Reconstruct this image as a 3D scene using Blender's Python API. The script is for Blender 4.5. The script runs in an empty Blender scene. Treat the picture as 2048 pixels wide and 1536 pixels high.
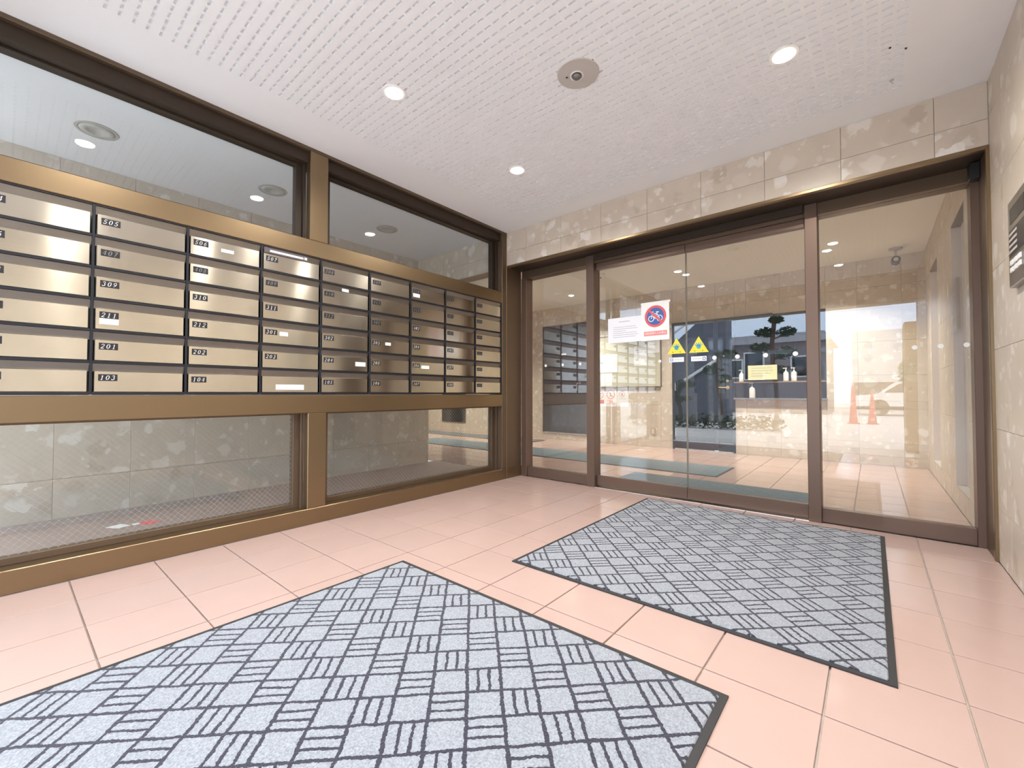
import bpy, bmesh, math, random
from mathutils import Vector, Matrix
random.seed(7)
C = bpy.context.scene.collection
SC = bpy.context.scene
PI = math.pi

# ------------------------------------------------------------------ camera, sky, exposure
FPX = 856.6
cam_data = bpy.data.cameras.new('camera')
cam_data.sensor_fit = 'HORIZONTAL'
cam_data.sensor_width = 36.0
cam_data.lens = FPX * 36.0 / 2048.0
cam_data.clip_start = 0.02
cam = bpy.data.objects.new('camera', cam_data)
C.objects.link(cam)
cam.location = (2.796, -3.248, 0.849)
cam.rotation_euler = (PI / 2 + 0.0221, 0.0, 0.6986)
SC.camera = cam

SC.view_settings.view_transform = 'Standard'
SC.view_settings.look = 'None'
SC.view_settings.gamma = 1.0
SC.view_settings.use_curve_mapping = False
SC.view_settings.exposure = 0.18
try:
    SC.cycles.use_denoising = True
    SC.cycles.transparent_max_bounces = 24
    SC.cycles.max_bounces = 12
    SC.cycles.diffuse_bounces = 6
    SC.cycles.sample_clamp_indirect = 8.0
except Exception:
    pass

SKY_STRENGTH = 6.2
LAMP_W = 20.0
LOBBY_W = 46.0
LAMP_COL = (1.0, 0.95, 0.88)

world = bpy.data.worlds.new('overcast_sky')
SC.world = world
world.use_nodes = True
wn = world.node_tree
bg = wn.nodes['Background']
tc = wn.nodes.new('ShaderNodeTexCoord')
sx = wn.nodes.new('ShaderNodeSeparateXYZ')
wr = wn.nodes.new('ShaderNodeValToRGB')
wr.color_ramp.elements[0].position = 0.0
wr.color_ramp.elements[0].color = (0.46, 0.59, 0.80, 1)
wr.color_ramp.elements[1].position = 0.8
wr.color_ramp.elements[1].color = (0.90, 0.95, 1.0, 1)
wn.links.new(tc.outputs['Generated'], sx.inputs[0])
wn.links.new(sx.outputs['Z'], wr.inputs[0])
wn.links.new(wr.outputs[0], bg.inputs[0])
bg.inputs[1].default_value = SKY_STRENGTH


# ------------------------------------------------------------------ materials
def nmat(name):
    m = bpy.data.materials.new(name)
    m.use_nodes = True
    return m, m.node_tree, m.node_tree.nodes['Principled BSDF']


def simple(name, col, rough=0.5, metal=0.0, spec=0.5, noise=0.0, nscale=30.0, bump=0.0, coat=0.0):
    m, t, p = nmat(name)
    p.inputs['Base Color'].default_value = (*col, 1)
    p.inputs['Roughness'].default_value = rough
    p.inputs['Metallic'].default_value = metal
    p.inputs['Specular IOR Level'].default_value = spec
    if coat:
        p.inputs['Coat Weight'].default_value = coat
        p.inputs['Coat Roughness'].default_value = 0.06
    if noise or bump:
        tcn = t.nodes.new('ShaderNodeTexCoord')
        n = t.nodes.new('ShaderNodeTexNoise')
        n.inputs['Scale'].default_value = nscale
        n.inputs['Detail'].default_value = 4
        t.links.new(tcn.outputs['Object'], n.inputs['Vector'])
        if noise:
            mx = t.nodes.new('ShaderNodeMix')
            mx.data_type = 'RGBA'
            mx.inputs[6].default_value = (*[c * (1 - noise) for c in col], 1)
            mx.inputs[7].default_value = (*[min(1, c * (1 + noise)) for c in col], 1)
            t.links.new(n.outputs['Fac'], mx.inputs[0])
            t.links.new(mx.outputs[2], p.inputs['Base Color'])
        if bump:
            b = t.nodes.new('ShaderNodeBump')
            b.inputs['Strength'].default_value = bump
            b.inputs['Distance'].default_value = 0.002
            t.links.new(n.outputs['Fac'], b.inputs['Height'])
            t.links.new(b.outputs[0], p.inputs['Normal'])
    return m


def stone_mat(name, base, light, dark, rough=0.35):
    m, t, p = nmat(name)
    L = t.links
    geo = t.nodes.new('ShaderNodeNewGeometry')
    oi = t.nodes.new('ShaderNodeObjectInfo')
    mul = t.nodes.new('ShaderNodeMath'); mul.operation = 'MULTIPLY'; mul.inputs[1].default_value = 37.0
    L.new(oi.outputs['Random'], mul.inputs[0])
    add = t.nodes.new('ShaderNodeVectorMath'); add.operation = 'ADD'
    L.new(geo.outputs['Position'], add.inputs[0]); L.new(mul.outputs[0], add.inputs[1])
    warp = t.nodes.new('ShaderNodeTexNoise'); warp.inputs['Scale'].default_value = 14; warp.inputs['Detail'].default_value = 2
    L.new(add.outputs[0], warp.inputs['Vector'])
    ws = t.nodes.new('ShaderNodeVectorMath'); ws.operation = 'SCALE'; ws.inputs['Scale'].default_value = 0.10
    L.new(warp.outputs['Color'], ws.inputs[0])
    ad2 = t.nodes.new('ShaderNodeVectorMath'); ad2.operation = 'ADD'
    L.new(add.outputs[0], ad2.inputs[0]); L.new(ws.outputs[0], ad2.inputs[1])
    fine = t.nodes.new('ShaderNodeTexNoise'); fine.inputs['Scale'].default_value = 5; fine.inputs['Detail'].default_value = 6
    L.new(add.outputs[0], fine.inputs['Vector'])
    base_mix = t.nodes.new('ShaderNodeMix'); base_mix.data_type = 'RGBA'
    base_mix.inputs[6].default_value = (*[c * 0.88 for c in base], 1)
    base_mix.inputs[7].default_value = (*[min(1, c * 1.12) for c in base], 1)
    L.new(fine.outputs['Fac'], base_mix.inputs[0])
    last = base_mix.outputs[2]
    for k, (scale, col, thr, rad, amt) in enumerate(((7.5, light, 0.50, 0.34, 0.7), (7.0, dark, 0.68, 0.32, 0.5), (16.0, light, 0.62, 0.36, 0.45))):
        v = t.nodes.new('ShaderNodeTexVoronoi'); v.inputs['Scale'].default_value = scale
        off = t.nodes.new('ShaderNodeVectorMath'); off.operation = 'ADD'; off.inputs[1].default_value = (k * 3.1, k * 5.7, k * 1.3)
        L.new(ad2.outputs[0], off.inputs[0]); L.new(off.outputs[0], v.inputs['Vector'])
        sep = t.nodes.new('ShaderNodeSeparateColor'); L.new(v.outputs['Color'], sep.inputs[0])
        sel = t.nodes.new('ShaderNodeMath'); sel.operation = 'GREATER_THAN'; sel.inputs[1].default_value = thr
        L.new(sep.outputs[0], sel.inputs[0])
        rr = t.nodes.new('ShaderNodeMath'); rr.operation = 'MULTIPLY'; rr.inputs[1].default_value = rad
        L.new(sep.outputs[1], rr.inputs[0])
        ra = t.nodes.new('ShaderNodeMath'); ra.operation = 'ADD'; ra.inputs[1].default_value = 0.22
        L.new(rr.outputs[0], ra.inputs[0])
        sb = t.nodes.new('ShaderNodeMath'); sb.operation = 'SUBTRACT'
        L.new(ra.outputs[0], sb.inputs[0]); L.new(v.outputs['Distance'], sb.inputs[1])
        sm = t.nodes.new('ShaderNodeMapRange'); sm.inputs['From Min'].default_value = 0.0; sm.inputs['From Max'].default_value = 0.16
        L.new(sb.outputs[0], sm.inputs['Value'])
        mm = t.nodes.new('ShaderNodeMath'); mm.operation = 'MULTIPLY'
        L.new(sm.outputs[0], mm.inputs[0]); L.new(sel.outputs[0], mm.inputs[1])
        m2 = t.nodes.new('ShaderNodeMath'); m2.operation = 'MULTIPLY'
        vv = t.nodes.new('ShaderNodeMath'); vv.operation = 'MULTIPLY'; vv.inputs[1].default_value = amt
        L.new(sep.outputs[2], vv.inputs[0])
        v2 = t.nodes.new('ShaderNodeMath'); v2.operation = 'ADD'; v2.inputs[1].default_value = 0.15
        L.new(vv.outputs[0], v2.inputs[0])
        L.new(mm.outputs[0], m2.inputs[0]); L.new(v2.outputs[0], m2.inputs[1])
        mx = t.nodes.new('ShaderNodeMix'); mx.data_type = 'RGBA'
        mx.inputs[7].default_value = (*col, 1)
        L.new(m2.outputs[0], mx.inputs[0]); L.new(last, mx.inputs[6])
        last = mx.outputs[2]
    L.new(last, p.inputs['Base Color'])
    p.inputs['Roughness'].default_value = rough
    return m


def glass_mat(name, tint, f0=0.04, rough=0.0):
    m = bpy.data.materials.new(name)
    m.use_nodes = True
    t = m.node_tree
    t.nodes.clear()
    out = t.nodes.new('ShaderNodeOutputMaterial')
    tr = t.nodes.new('ShaderNodeBsdfTransparent'); tr.inputs[0].default_value = (*tint, 1)
    gl = t.nodes.new('ShaderNodeBsdfGlossy'); gl.inputs['Roughness'].default_value = rough
    gl.inputs['Color'].default_value = (1, 1, 1, 1)
    lw = t.nodes.new('ShaderNodeLayerWeight'); lw.inputs['Blend'].default_value = 0.5
    pw = t.nodes.new('ShaderNodeMath'); pw.operation = 'POWER'; pw.inputs[1].default_value = 5
    t.links.new(lw.outputs['Facing'], pw.inputs[0])
    ma = t.nodes.new('ShaderNodeMath'); ma.operation = 'MULTIPLY_ADD'
    ma.inputs[1].default_value = 1 - f0; ma.inputs[2].default_value = f0
    t.links.new(pw.outputs[0], ma.inputs[0])
    mx = t.nodes.new('ShaderNodeMixShader')
    t.links.new(ma.outputs[0], mx.inputs[0]); t.links.new(tr.outputs[0], mx.inputs[1]); t.links.new(gl.outputs[0], mx.inputs[2])
    t.links.new(mx.outputs[0], out.inputs[0])
    return m


def steel_mat(name, col, rough, aniso):
    m, t, p = nmat(name)
    L = t.links
    tg = t.nodes.new('ShaderNodeTangent'); tg.direction_type = 'UV_MAP'
    L.new(tg.outputs[0], p.inputs['Tangent'])
    p.inputs['Anisotropic'].default_value = aniso
    p.inputs['Anisotropic Rotation'].default_value = 0.25
    p.inputs['Metallic'].default_value = 1.0
    p.inputs['Roughness'].default_value = rough
    tcn = t.nodes.new('ShaderNodeTexCoord')
    oi = t.nodes.new('ShaderNodeObjectInfo')
    mul = t.nodes.new('ShaderNodeMath'); mul.operation = 'MULTIPLY'; mul.inputs[1].default_value = 50
    L.new(oi.outputs['Random'], mul.inputs[0])
    mp = t.nodes.new('ShaderNodeMapping'); mp.inputs['Scale'].default_value = (1, 1.2, 260)
    ad = t.nodes.new('ShaderNodeVectorMath'); ad.operation = 'ADD'
    L.new(tcn.outputs['Object'], mp.inputs[0]); L.new(mp.outputs[0], ad.inputs[0]); L.new(mul.outputs[0], ad.inputs[1])
    n = t.nodes.new('ShaderNodeTexNoise'); n.inputs['Scale'].default_value = 3; n.inputs['Detail'].default_value = 3
    L.new(ad.outputs[0], n.inputs['Vector'])
    n2 = t.nodes.new('ShaderNodeTexNoise'); n2.inputs['Scale'].default_value = 9; n2.inputs['Detail'].default_value = 3
    ad3 = t.nodes.new('ShaderNodeVectorMath'); ad3.operation = 'ADD'
    L.new(tcn.outputs['Object'], ad3.inputs[0]); L.new(mul.outputs[0], ad3.inputs[1]); L.new(ad3.outputs[0], n2.inputs['Vector'])
    av = t.nodes.new('ShaderNodeMath'); av.operation = 'MULTIPLY_ADD'; av.inputs[1].default_value = 0.5
    L.new(n.outputs['Fac'], av.inputs[0])
    hf = t.nodes.new('ShaderNodeMath'); hf.operation = 'MULTIPLY'; hf.inputs[1].default_value = 0.5
    L.new(n2.outputs['Fac'], hf.inputs[0]); L.new(hf.outputs[0], av.inputs[2])
    mx = t.nodes.new('ShaderNodeMix'); mx.data_type = 'RGBA'
    mx.inputs[6].default_value = (*[c * 0.82 for c in col], 1)
    mx.inputs[7].default_value = (*[min(1, c * 1.15) for c in col], 1)
    L.new(av.outputs[0], mx.inputs[0]); L.new(mx.outputs[2], p.inputs['Base Color'])
    return m


def tile_mat(name, base, rough):
    m, t, p = nmat(name)
    L = t.links
    oi = t.nodes.new('ShaderNodeObjectInfo')
    geo = t.nodes.new('ShaderNodeNewGeometry')
    n = t.nodes.new('ShaderNodeTexNoise'); n.inputs['Scale'].default_value = 7; n.inputs['Detail'].default_value = 5
    L.new(geo.outputs['Position'], n.inputs['Vector'])
    s = t.nodes.new('ShaderNodeMath'); s.operation = 'MULTIPLY'; s.inputs[1].default_value = 0.35
    L.new(oi.outputs['Random'], s.inputs[0])
    s2 = t.nodes.new('ShaderNodeMath'); s2.operation = 'MULTIPLY_ADD'; s2.inputs[1].default_value = 0.65
    L.new(n.outputs['Fac'], s2.inputs[0]); L.new(s.outputs[0], s2.inputs[2])
    mx = t.nodes.new('ShaderNodeMix'); mx.data_type = 'RGBA'
    mx.inputs[6].default_value = (*[c * 0.94 for c in base], 1)
    mx.inputs[7].default_value = (*[min(1, c * 1.05) for c in base], 1)
    L.new(s2.outputs[0], mx.inputs[0]); L.new(mx.outputs[2], p.inputs['Base Color'])
    p.inputs['Roughness'].default_value = rough
    p.inputs['Specular IOR Level'].default_value = 0.4
    nb = t.nodes.new('ShaderNodeTexNoise'); nb.inputs['Scale'].default_value = 3.0; nb.inputs['Detail'].default_value = 1
    L.new(geo.outputs['Position'], nb.inputs['Vector'])
    b = t.nodes.new('ShaderNodeBump'); b.inputs['Strength'].default_value = 0.05; b.inputs['Distance'].default_value = 0.02
    L.new(nb.outputs['Fac'], b.inputs['Height']); L.new(b.outputs[0], p.inputs['Normal'])
    return m


def carpet_mat(name, ax, ay, pile, line, phase, cell=0.0985):
    """Printed basket pattern on a rotated grid: plain cells, and cells with two lines one way or the other."""
    m, t, p = nmat(name)
    L = t.links

    def M(op, a, b=None, c=None):
        n = t.nodes.new('ShaderNodeMath'); n.operation = op
        for i, v in enumerate((a, b, c)):
            if v is None:
                continue
            if isinstance(v, (int, float)):
                n.inputs[i].default_value = v
            else:
                L.new(v, n.inputs[i])
        return n.outputs[0]
    geo = t.nodes.new('ShaderNodeNewGeometry')
    nz = t.nodes.new('ShaderNodeTexNoise'); nz.inputs['Scale'].default_value = 120; nz.inputs['Detail'].default_value = 2
    L.new(geo.outputs['Position'], nz.inputs['Vector'])
    nl = t.nodes.new('ShaderNodeTexNoise'); nl.inputs['Scale'].default_value = 18; nl.inputs['Detail'].default_value = 1
    L.new(geo.outputs['Position'], nl.inputs['Vector'])
    sep = t.nodes.new('ShaderNodeSeparateXYZ'); L.new(geo.outputs['Position'], sep.inputs[0])
    sn = t.nodes.new('ShaderNodeSeparateColor'); L.new(nz.outputs['Color'], sn.inputs[0])
    sl = t.nodes.new('ShaderNodeSeparateColor'); L.new(nl.outputs['Color'], sl.inputs[0])
    x = M('SUBTRACT', sep.outputs[0], ax)
    y = M('SUBTRACT', sep.outputs[1], ay)
    k = 1 / math.sqrt(2) / cell

    def wob(v, ch):
        a = M('MULTIPLY', M('SUBTRACT', sn.outputs[ch], 0.5), 0.10)
        b = M('MULTIPLY', M('SUBTRACT', sl.outputs[ch], 0.5), 0.09)
        return M('ADD', v, M('ADD', a, b))
    u = wob(M('MULTIPLY', M('SUBTRACT', x, y), k), 0)     # row
    v = wob(M('MULTIPLY', M('ADD', x, y), k), 1)          # column
    fu, fv = M('FRACT', u), M('FRACT', v)
    iu, iv = M('FLOOR', u), M('FLOOR', v)
    kk = M('FLOORED_MODULO', M('ADD', M('SUBTRACT', iu, iv), phase), 4)
    isV = M('LESS_THAN', M('ABSOLUTE', M('SUBTRACT', kk, 0)), 0.5)
    isH = M('LESS_THAN', M('ABSOLUTE', M('SUBTRACT', kk, 2)), 0.5)

    def lines(f, at, w):
        return M('LESS_THAN', M('ABSOLUTE', M('SUBTRACT', f, at)), w)
    W = 0.052

    def edge(f):
        return M('LESS_THAN', M('MINIMUM', f, M('SUBTRACT', 1.0, f)), W)
    grid = M('MAXIMUM', edge(fu), edge(fv))
    vl = M('MULTIPLY', isV, M('MAXIMUM', lines(fv, 0.34, 0.045), lines(fv, 0.67, 0.045)))
    hl = M('MULTIPLY', isH, M('MAXIMUM', lines(fu, 0.34, 0.045), lines(fu, 0.67, 0.045)))
    mask = M('MAXIMUM', grid, M('MAXIMUM', vl, hl))
    np_ = t.nodes.new('ShaderNodeTexNoise'); np_.inputs['Scale'].default_value = 190; np_.inputs['Detail'].default_value = 2
    L.new(geo.outputs['Position'], np_.inputs['Vector'])
    pm = t.nodes.new('ShaderNodeMix'); pm.data_type = 'RGBA'
    pm.inputs[6].default_value = (*[c * 0.40 for c in pile], 1)
    pm.inputs[7].default_value = (*[c * 1.60 for c in pile], 1)
    L.new(np_.outputs['Fac'], pm.inputs[0])
    mx = t.nodes.new('ShaderNodeMix'); mx.data_type = 'RGBA'
    mx.inputs[7].default_value = (*line, 1)
    L.new(mask, mx.inputs[0]); L.new(pm.outputs[2], mx.inputs[6])
    L.new(mx.outputs[2], p.inputs['Base Color'])
    p.inputs['Roughness'].default_value = 0.95
    p.inputs['Specular IOR Level'].default_value = 0.1
    p.inputs['Sheen Weight'].default_value = 0.25
    b = t.nodes.new('ShaderNodeBump'); b.inputs['Strength'].default_value = 0.7; b.inputs['Distance'].default_value = 0.004
    hh = M('SUBTRACT', np_.outputs['Fac'], M('MULTIPLY', mask, 0.5))
    L.new(hh, b.inputs['Height']); L.new(b.outputs[0], p.inputs['Normal'])
    return m


def emit_mat(name, col, s):
    m, t, p = nmat(name)
    p.inputs['Base Color'].default_value = (*col, 1)
    p.inputs['Emission Color'].default_value = (*col, 1)
    p.inputs['Emission Strength'].default_value = s
    return m


STONE_P = stone_mat('pebbled_limestone', (0.62, 0.545, 0.455), (0.86, 0.83, 0.78), (0.46, 0.39, 0.30))
GROUT = simple('grey_grout', (0.40, 0.34, 0.27), 0.9, noise=0.2)
TILE_GROUT = simple('tile_grout', (0.50, 0.44, 0.39), 0.9, noise=0.2)
TILE = tile_mat('pink_glazed_tile', (0.465, 0.338, 0.302), 0.13)
CORR_FLOOR = simple('mauve_sheet_floor', (0.33, 0.26, 0.24), 0.5, noise=0.08, nscale=8)
CEIL = simple('white_ceiling_paint', (0.86, 0.87, 0.89), 0.9, noise=0.02, nscale=6)
CEIL_LOBBY = simple('lobby_ceiling_paint', (0.80, 0.78, 0.68), 0.9, noise=0.03, nscale=5)
BRONZE = simple('bronze_anodised_aluminium', (0.27, 0.195, 0.115), 0.32, 0.9, noise=0.04, nscale=300)
BRONZE_D = simple('dark_bronze_aluminium', (0.15, 0.105, 0.07), 0.40, 0.6, noise=0.05, nscale=200)
FRAME_D = simple('umber_door_frame', (0.17, 0.115, 0.088), 0.38, 0.55, noise=0.05, nscale=200)
SHADED_METAL = simple('shade_darkened_metal', (0.045, 0.03, 0.02), 0.5, 0.3)  # upper frames and soffit: blocked light put into a darker base colour
BLACK = simple('black_mailbox_metal', (0.018, 0.019, 0.024), 0.35, 0.3)
STEEL = steel_mat('brushed_stainless', (0.66, 0.62, 0.53), 0.17, 0.9)
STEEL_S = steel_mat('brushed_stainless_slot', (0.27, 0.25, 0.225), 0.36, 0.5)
CHROME = simple('satin_chrome', (0.75, 0.73, 0.70), 0.2, 1.0)
BRASS = simple('warm_brass', (0.83, 0.62, 0.32), 0.25, 1.0)
PLATE = simple('black_number_plate', (0.015, 0.014, 0.018), 0.4)
NUM = simple('silver_white_numeral', (0.78, 0.77, 0.74), 0.5)
NUM_DIM = simple('worn_grey_numeral', (0.25, 0.25, 0.26), 0.5)
PAPER = simple('white_paper', (0.86, 0.87, 0.88), 0.6)
PAPER_B = simple('bluish_white_paper', (0.80, 0.83, 0.89), 0.6)
PAPER_Y = simple('yellowish_paper', (0.83, 0.81, 0.52), 0.6)
INK = simple('grey_print', (0.42, 0.44, 0.50), 0.7)
RED = simple('faded_red_print', (0.72, 0.12, 0.13), 0.6)
PINKRED = simple('pale_red_print', (0.80, 0.28, 0.28), 0.6)
BLUE = simple('blue_print', (0.06, 0.13, 0.42), 0.6)
CYAN = simple('cyan_print', (0.05, 0.38, 0.60), 0.6)
YELLOW = simple('yellow_sticker', (0.86, 0.72, 0.06), 0.5)
WHITEP = simple('white_plastic', (0.85, 0.85, 0.84), 0.4)
GREYP = simple('grey_plastic', (0.52, 0.49, 0.46), 0.5)
BLACKP = simple('black_plastic', (0.02, 0.02, 0.022), 0.35)
RUBBER = simple('black_rubber', (0.028, 0.028, 0.030), 0.65, bump=0.3, nscale=400)
GLASS = glass_mat('clear_glass', (0.98, 0.99, 0.98), 0.062)
GLASS_W = glass_mat('wired_glass', (0.96, 0.98, 0.96), 0.048)
GLASS_U = glass_mat('grey_upper_glass', (0.96, 0.98, 0.98), 0.05)
WIRE = simple('glass_wire', (0.6, 0.58, 0.56), 0.4, 0.6)
DARKDOOR = simple('dark_mauve_door', (0.045, 0.035, 0.04), 0.16, 0.0, 0.6)
NAVY = simple('navy_door_frame', (0.012, 0.014, 0.022), 0.3)
DARKGLASS = simple('dark_tinted_glass', (0.010, 0.013, 0.020), 0.03, 0.0, 0.8)
FROST = simple('frosted_grey_panel', (0.66, 0.60, 0.56), 0.3)
BOARD = simple('cream_notice_board', (0.60, 0.58, 0.46), 0.15)
MAT_BLUE = simple('lobby_blue_mat', (0.135, 0.165, 0.188), 0.95, spec=0.1, noise=0.35, nscale=90, bump=0.6)
MAT_GREY = simple('lobby_grey_mat', (0.14, 0.15, 0.155), 0.95, spec=0.1, noise=0.35, nscale=90, bump=0.6)
WALLPLAIN = simple('plain_plaster', (0.62, 0.57, 0.50), 0.8, noise=0.05, nscale=4)
BULB = emit_mat('lamp_glow', (1.0, 0.93, 0.80), 22.0)
BULB_OFF = simple('unlit_lamp', (0.55, 0.54, 0.50), 0.4)


# ------------------------------------------------------------------ mesh helpers
def wloc(o):
    v = Vector((0, 0, 0))
    while o is not None:
        v = v + o.location
        o = o.parent
    return v


def link(name, mesh, loc=(0, 0, 0), parent=None):
    o = bpy.data.objects.new(name, mesh)
    C.objects.link(o)
    loc = Vector(loc)
    if parent is not None:
        o.parent = parent
        loc = loc - wloc(parent)
    o.location = loc
    return o


def tag(o, label=None, cat=None, group=None, kind=None):
    if label: o['label'] = label
    if cat: o['category'] = cat
    if group: o['group'] = group
    if kind: o['kind'] = kind
    return o


def empty(name, loc, label=None, cat=None, group=None, kind=None, parent=None):
    o = bpy.data.objects.new(name, None)
    o.empty_display_size = 0.05
    C.objects.link(o)
    o.location = Vector(loc) - (wloc(parent) if parent else Vector((0, 0, 0)))
    if parent: o.parent = parent
    return tag(o, label, cat, group, kind)


_cache = {}


def box_mesh(dx, dy, dz, mat, bev=0.0, uv=False):
    key = (round(dx, 4), round(dy, 4), round(dz, 4), mat.name, bev, uv)
    if key in _cache:
        return _cache[key]
    bm = bmesh.new()
    bmesh.ops.create_cube(bm, size=1.0)
    bmesh.ops.scale(bm, vec=(dx, dy, dz), verts=bm.verts)
    if bev > 0:
        b = min(bev, 0.45 * min(dx, dy, dz))
        bmesh.ops.bevel(bm, geom=list(bm.edges), offset=b, segments=1, affect='EDGES')
    if uv:
        l = bm.loops.layers.uv.new('UVMap')
        for f in bm.faces:
            for lo in f.loops:
                lo[l].uv = (lo.vert.co.y + 0.3 * lo.vert.co.x, lo.vert.co.z + 0.3 * lo.vert.co.x)
    me = bpy.data.meshes.new('box')
    bm.to_mesh(me); bm.free()
    me.materials.append(mat)
    _cache[key] = me
    return me


def box(name, x, y, z, mat, parent=None, bev=0.0015, uv=False):
    """Axis-aligned box between world coordinates, origin at its centre."""
    x, y, z = sorted(x), sorted(y), sorted(z)
    me = box_mesh(x[1] - x[0], y[1] - y[0], z[1] - z[0], mat, bev, uv)
    return link(name, me, ((x[0] + x[1]) / 2, (y[0] + y[1]) / 2, (z[0] + z[1]) / 2), parent)


def from_data(name, verts, faces, mat, parent=None, smooth=False):
    """Mesh from world-space data, re-centred on its bounding box."""
    lo = [min(v[i] for v in verts) for i in range(3)]
    hi = [max(v[i] for v in verts) for i in range(3)]
    c = Vector([(a + b) / 2 for a, b in zip(lo, hi)])
    me = bpy.data.meshes.new(name)
    me.from_pydata([tuple(Vector(v) - c) for v in verts], [], faces)
    me.materials.append(mat)
    if smooth:
        me.polygons.foreach_set('use_smooth', [True] * len(me.polygons))
    me.update()
    return link(name, me, c, parent)


class MB:
    def __init__(self): self.v, self.f = [], []

    def quad(self, *pts):
        n = len(self.v); self.v += [tuple(p) for p in pts]; self.f.append(tuple(range(n, n + len(pts))))

    def box(self, x, y, z):
        x, y, z = sorted(x), sorted(y), sorted(z)
        n = len(self.v)
        self.v += [(a, b, c) for a in x for b in y for c in z]
        self.f += [tuple(n + i for i in q) for q in ((0, 1, 3, 2), (4, 6, 7, 5), (0, 4, 5, 1), (2, 3, 7, 6), (0, 2, 6, 4), (1, 5, 7, 3))]

    def lathe(self, prof, c, axis='Z', seg=24, cap=True):
        n = len(self.v)
        for r, h in prof:
            for i in range(seg):
                a = 2 * PI * i / seg
                p = (r * math.cos(a), r * math.sin(a), h)
                if axis == 'X': p = (p[2], p[0], p[1])
                if axis == 'Y': p = (p[0], p[2], p[1])
                self.v.append((c[0] + p[0], c[1] + p[1], c[2] + p[2]))
        for k in range(len(prof) - 1):
            for i in range(seg):
                j = (i + 1) % seg
                self.f.append((n + k * seg + i, n + k * seg + j, n + (k + 1) * seg + j, n + (k + 1) * seg + i))
        if cap:
            self.f.append(tuple(n + i for i in reversed(range(seg))))
            self.f.append(tuple(n + (len(prof) - 1) * seg + i for i in range(seg)))

    def tube(self, p0, p1, r, seg=6):
        p0, p1 = Vector(p0), Vector(p1)
        d = (p1 - p0).normalized()
        a = d.orthogonal().normalized(); b = d.cross(a)
        n = len(self.v)
        for p in (p0, p1):
            for i in range(seg):
                t = 2 * PI * i / seg
                self.v.append(tuple(p + r * (math.cos(t) * a + math.sin(t) * b)))
        for i in range(seg):
            j = (i + 1) % seg
            self.f.append((n + i, n + j, n + seg + j, n + seg + i))
        self.f.append(tuple(n + i for i in reversed(range(seg))))
        self.f.append(tuple(n + seg + i for i in range(seg)))

    def build(self, name, mat, parent=None, smooth=False):
        o = from_data(name, self.v, self.f, mat, parent, smooth)
        bm = bmesh.new(); bm.from_mesh(o.data)
        bmesh.ops.recalc_face_normals(bm, faces=bm.faces)
        bm.to_mesh(o.data); bm.free()
        return o


def split_range(a, b, joints, extra=()):
    xs = sorted({round(v, 4) for v in [a, b] + [j for j in joints if a + 0.004 < j < b - 0.004] + [e for e in extra if a + 0.004 < e < b - 0.004]})
    return list(zip(xs[:-1], xs[1:]))


def clad_wall(name, axis, plane, side, u, v, ju, jv, holes, mat, label, thick=0.12, pt=0.015, piece='stone_panel', gap=0.0009):
    """Wall in the plane axis=plane, finished face towards `side`; backing is the object, each stone a child."""
    eu = [h for hh in holes for h in hh[:2]]; ev = [h for hh in holes for h in hh[2:]]
    mb = MB()

    def inhole(c, d):
        return any(h[0] - 1e-4 < c < h[1] + 1e-4 and h[2] - 1e-4 < d < h[3] + 1e-4 for h in holes)
    for a, b in split_range(*u, [], eu):
        for c, d in split_range(*v, [], ev):
            if inhole((a + b) / 2, (c + d) / 2): continue
            p = sorted((plane - side * pt, plane - side * thick))
            if axis == 'X': mb.box(p, (a, b), (c, d))
            else: mb.box((a, b), p, (c, d))
    w = mb.build(name, GROUT)
    tag(w, label, 'wall', kind='structure')
    for a, b in split_range(*u, ju, eu):
        for c, d in split_range(*v, jv, ev):
            if inhole((a + b) / 2, (c + d) / 2): continue
            p = sorted((plane - side * pt, plane))
            g = gap
            if b - a < 0.012 or d - c < 0.012: continue
            if axis == 'X': box(piece, p, (a + g, b - g), (c + g, d - g), mat, w, 0.0007)
            else: box(piece, (a + g, b - g), p, (c + g, d - g), mat, w, 0.0007)
    return w


def disc(name, c, r, t, mat, parent, axis='Y', seg=32, r_in=0.0):
    """Disc or ring centred at c, thickness t towards negative axis."""
    mb = MB()
    if r_in <= 0:
        mb.lathe([(r, -t), (r, 0)], c, axis, seg)
    else:
        mb.lathe([(r, -t), (r, 0), (r_in, 0), (r_in, -t), (r, -t)], c, axis, seg, cap=False)
    return mb.build(name, mat, parent)


def flat_poly(name, pts, y, t, mat, parent):
    """Thin prism of an (x, z) outline facing -Y."""
    n = len(pts)
    v = [(x, y - t, z) for x, z in pts] + [(x, y, z) for x, z in pts]
    f = [tuple(range(n)), tuple(reversed(range(n, 2 * n)))] + [(i, n + i, n + (i + 1) % n, (i + 1) % n) for i in range(n)]
    mb = MB(); mb.v, mb.f = v, f
    return mb.build(name, mat, parent)


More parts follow.
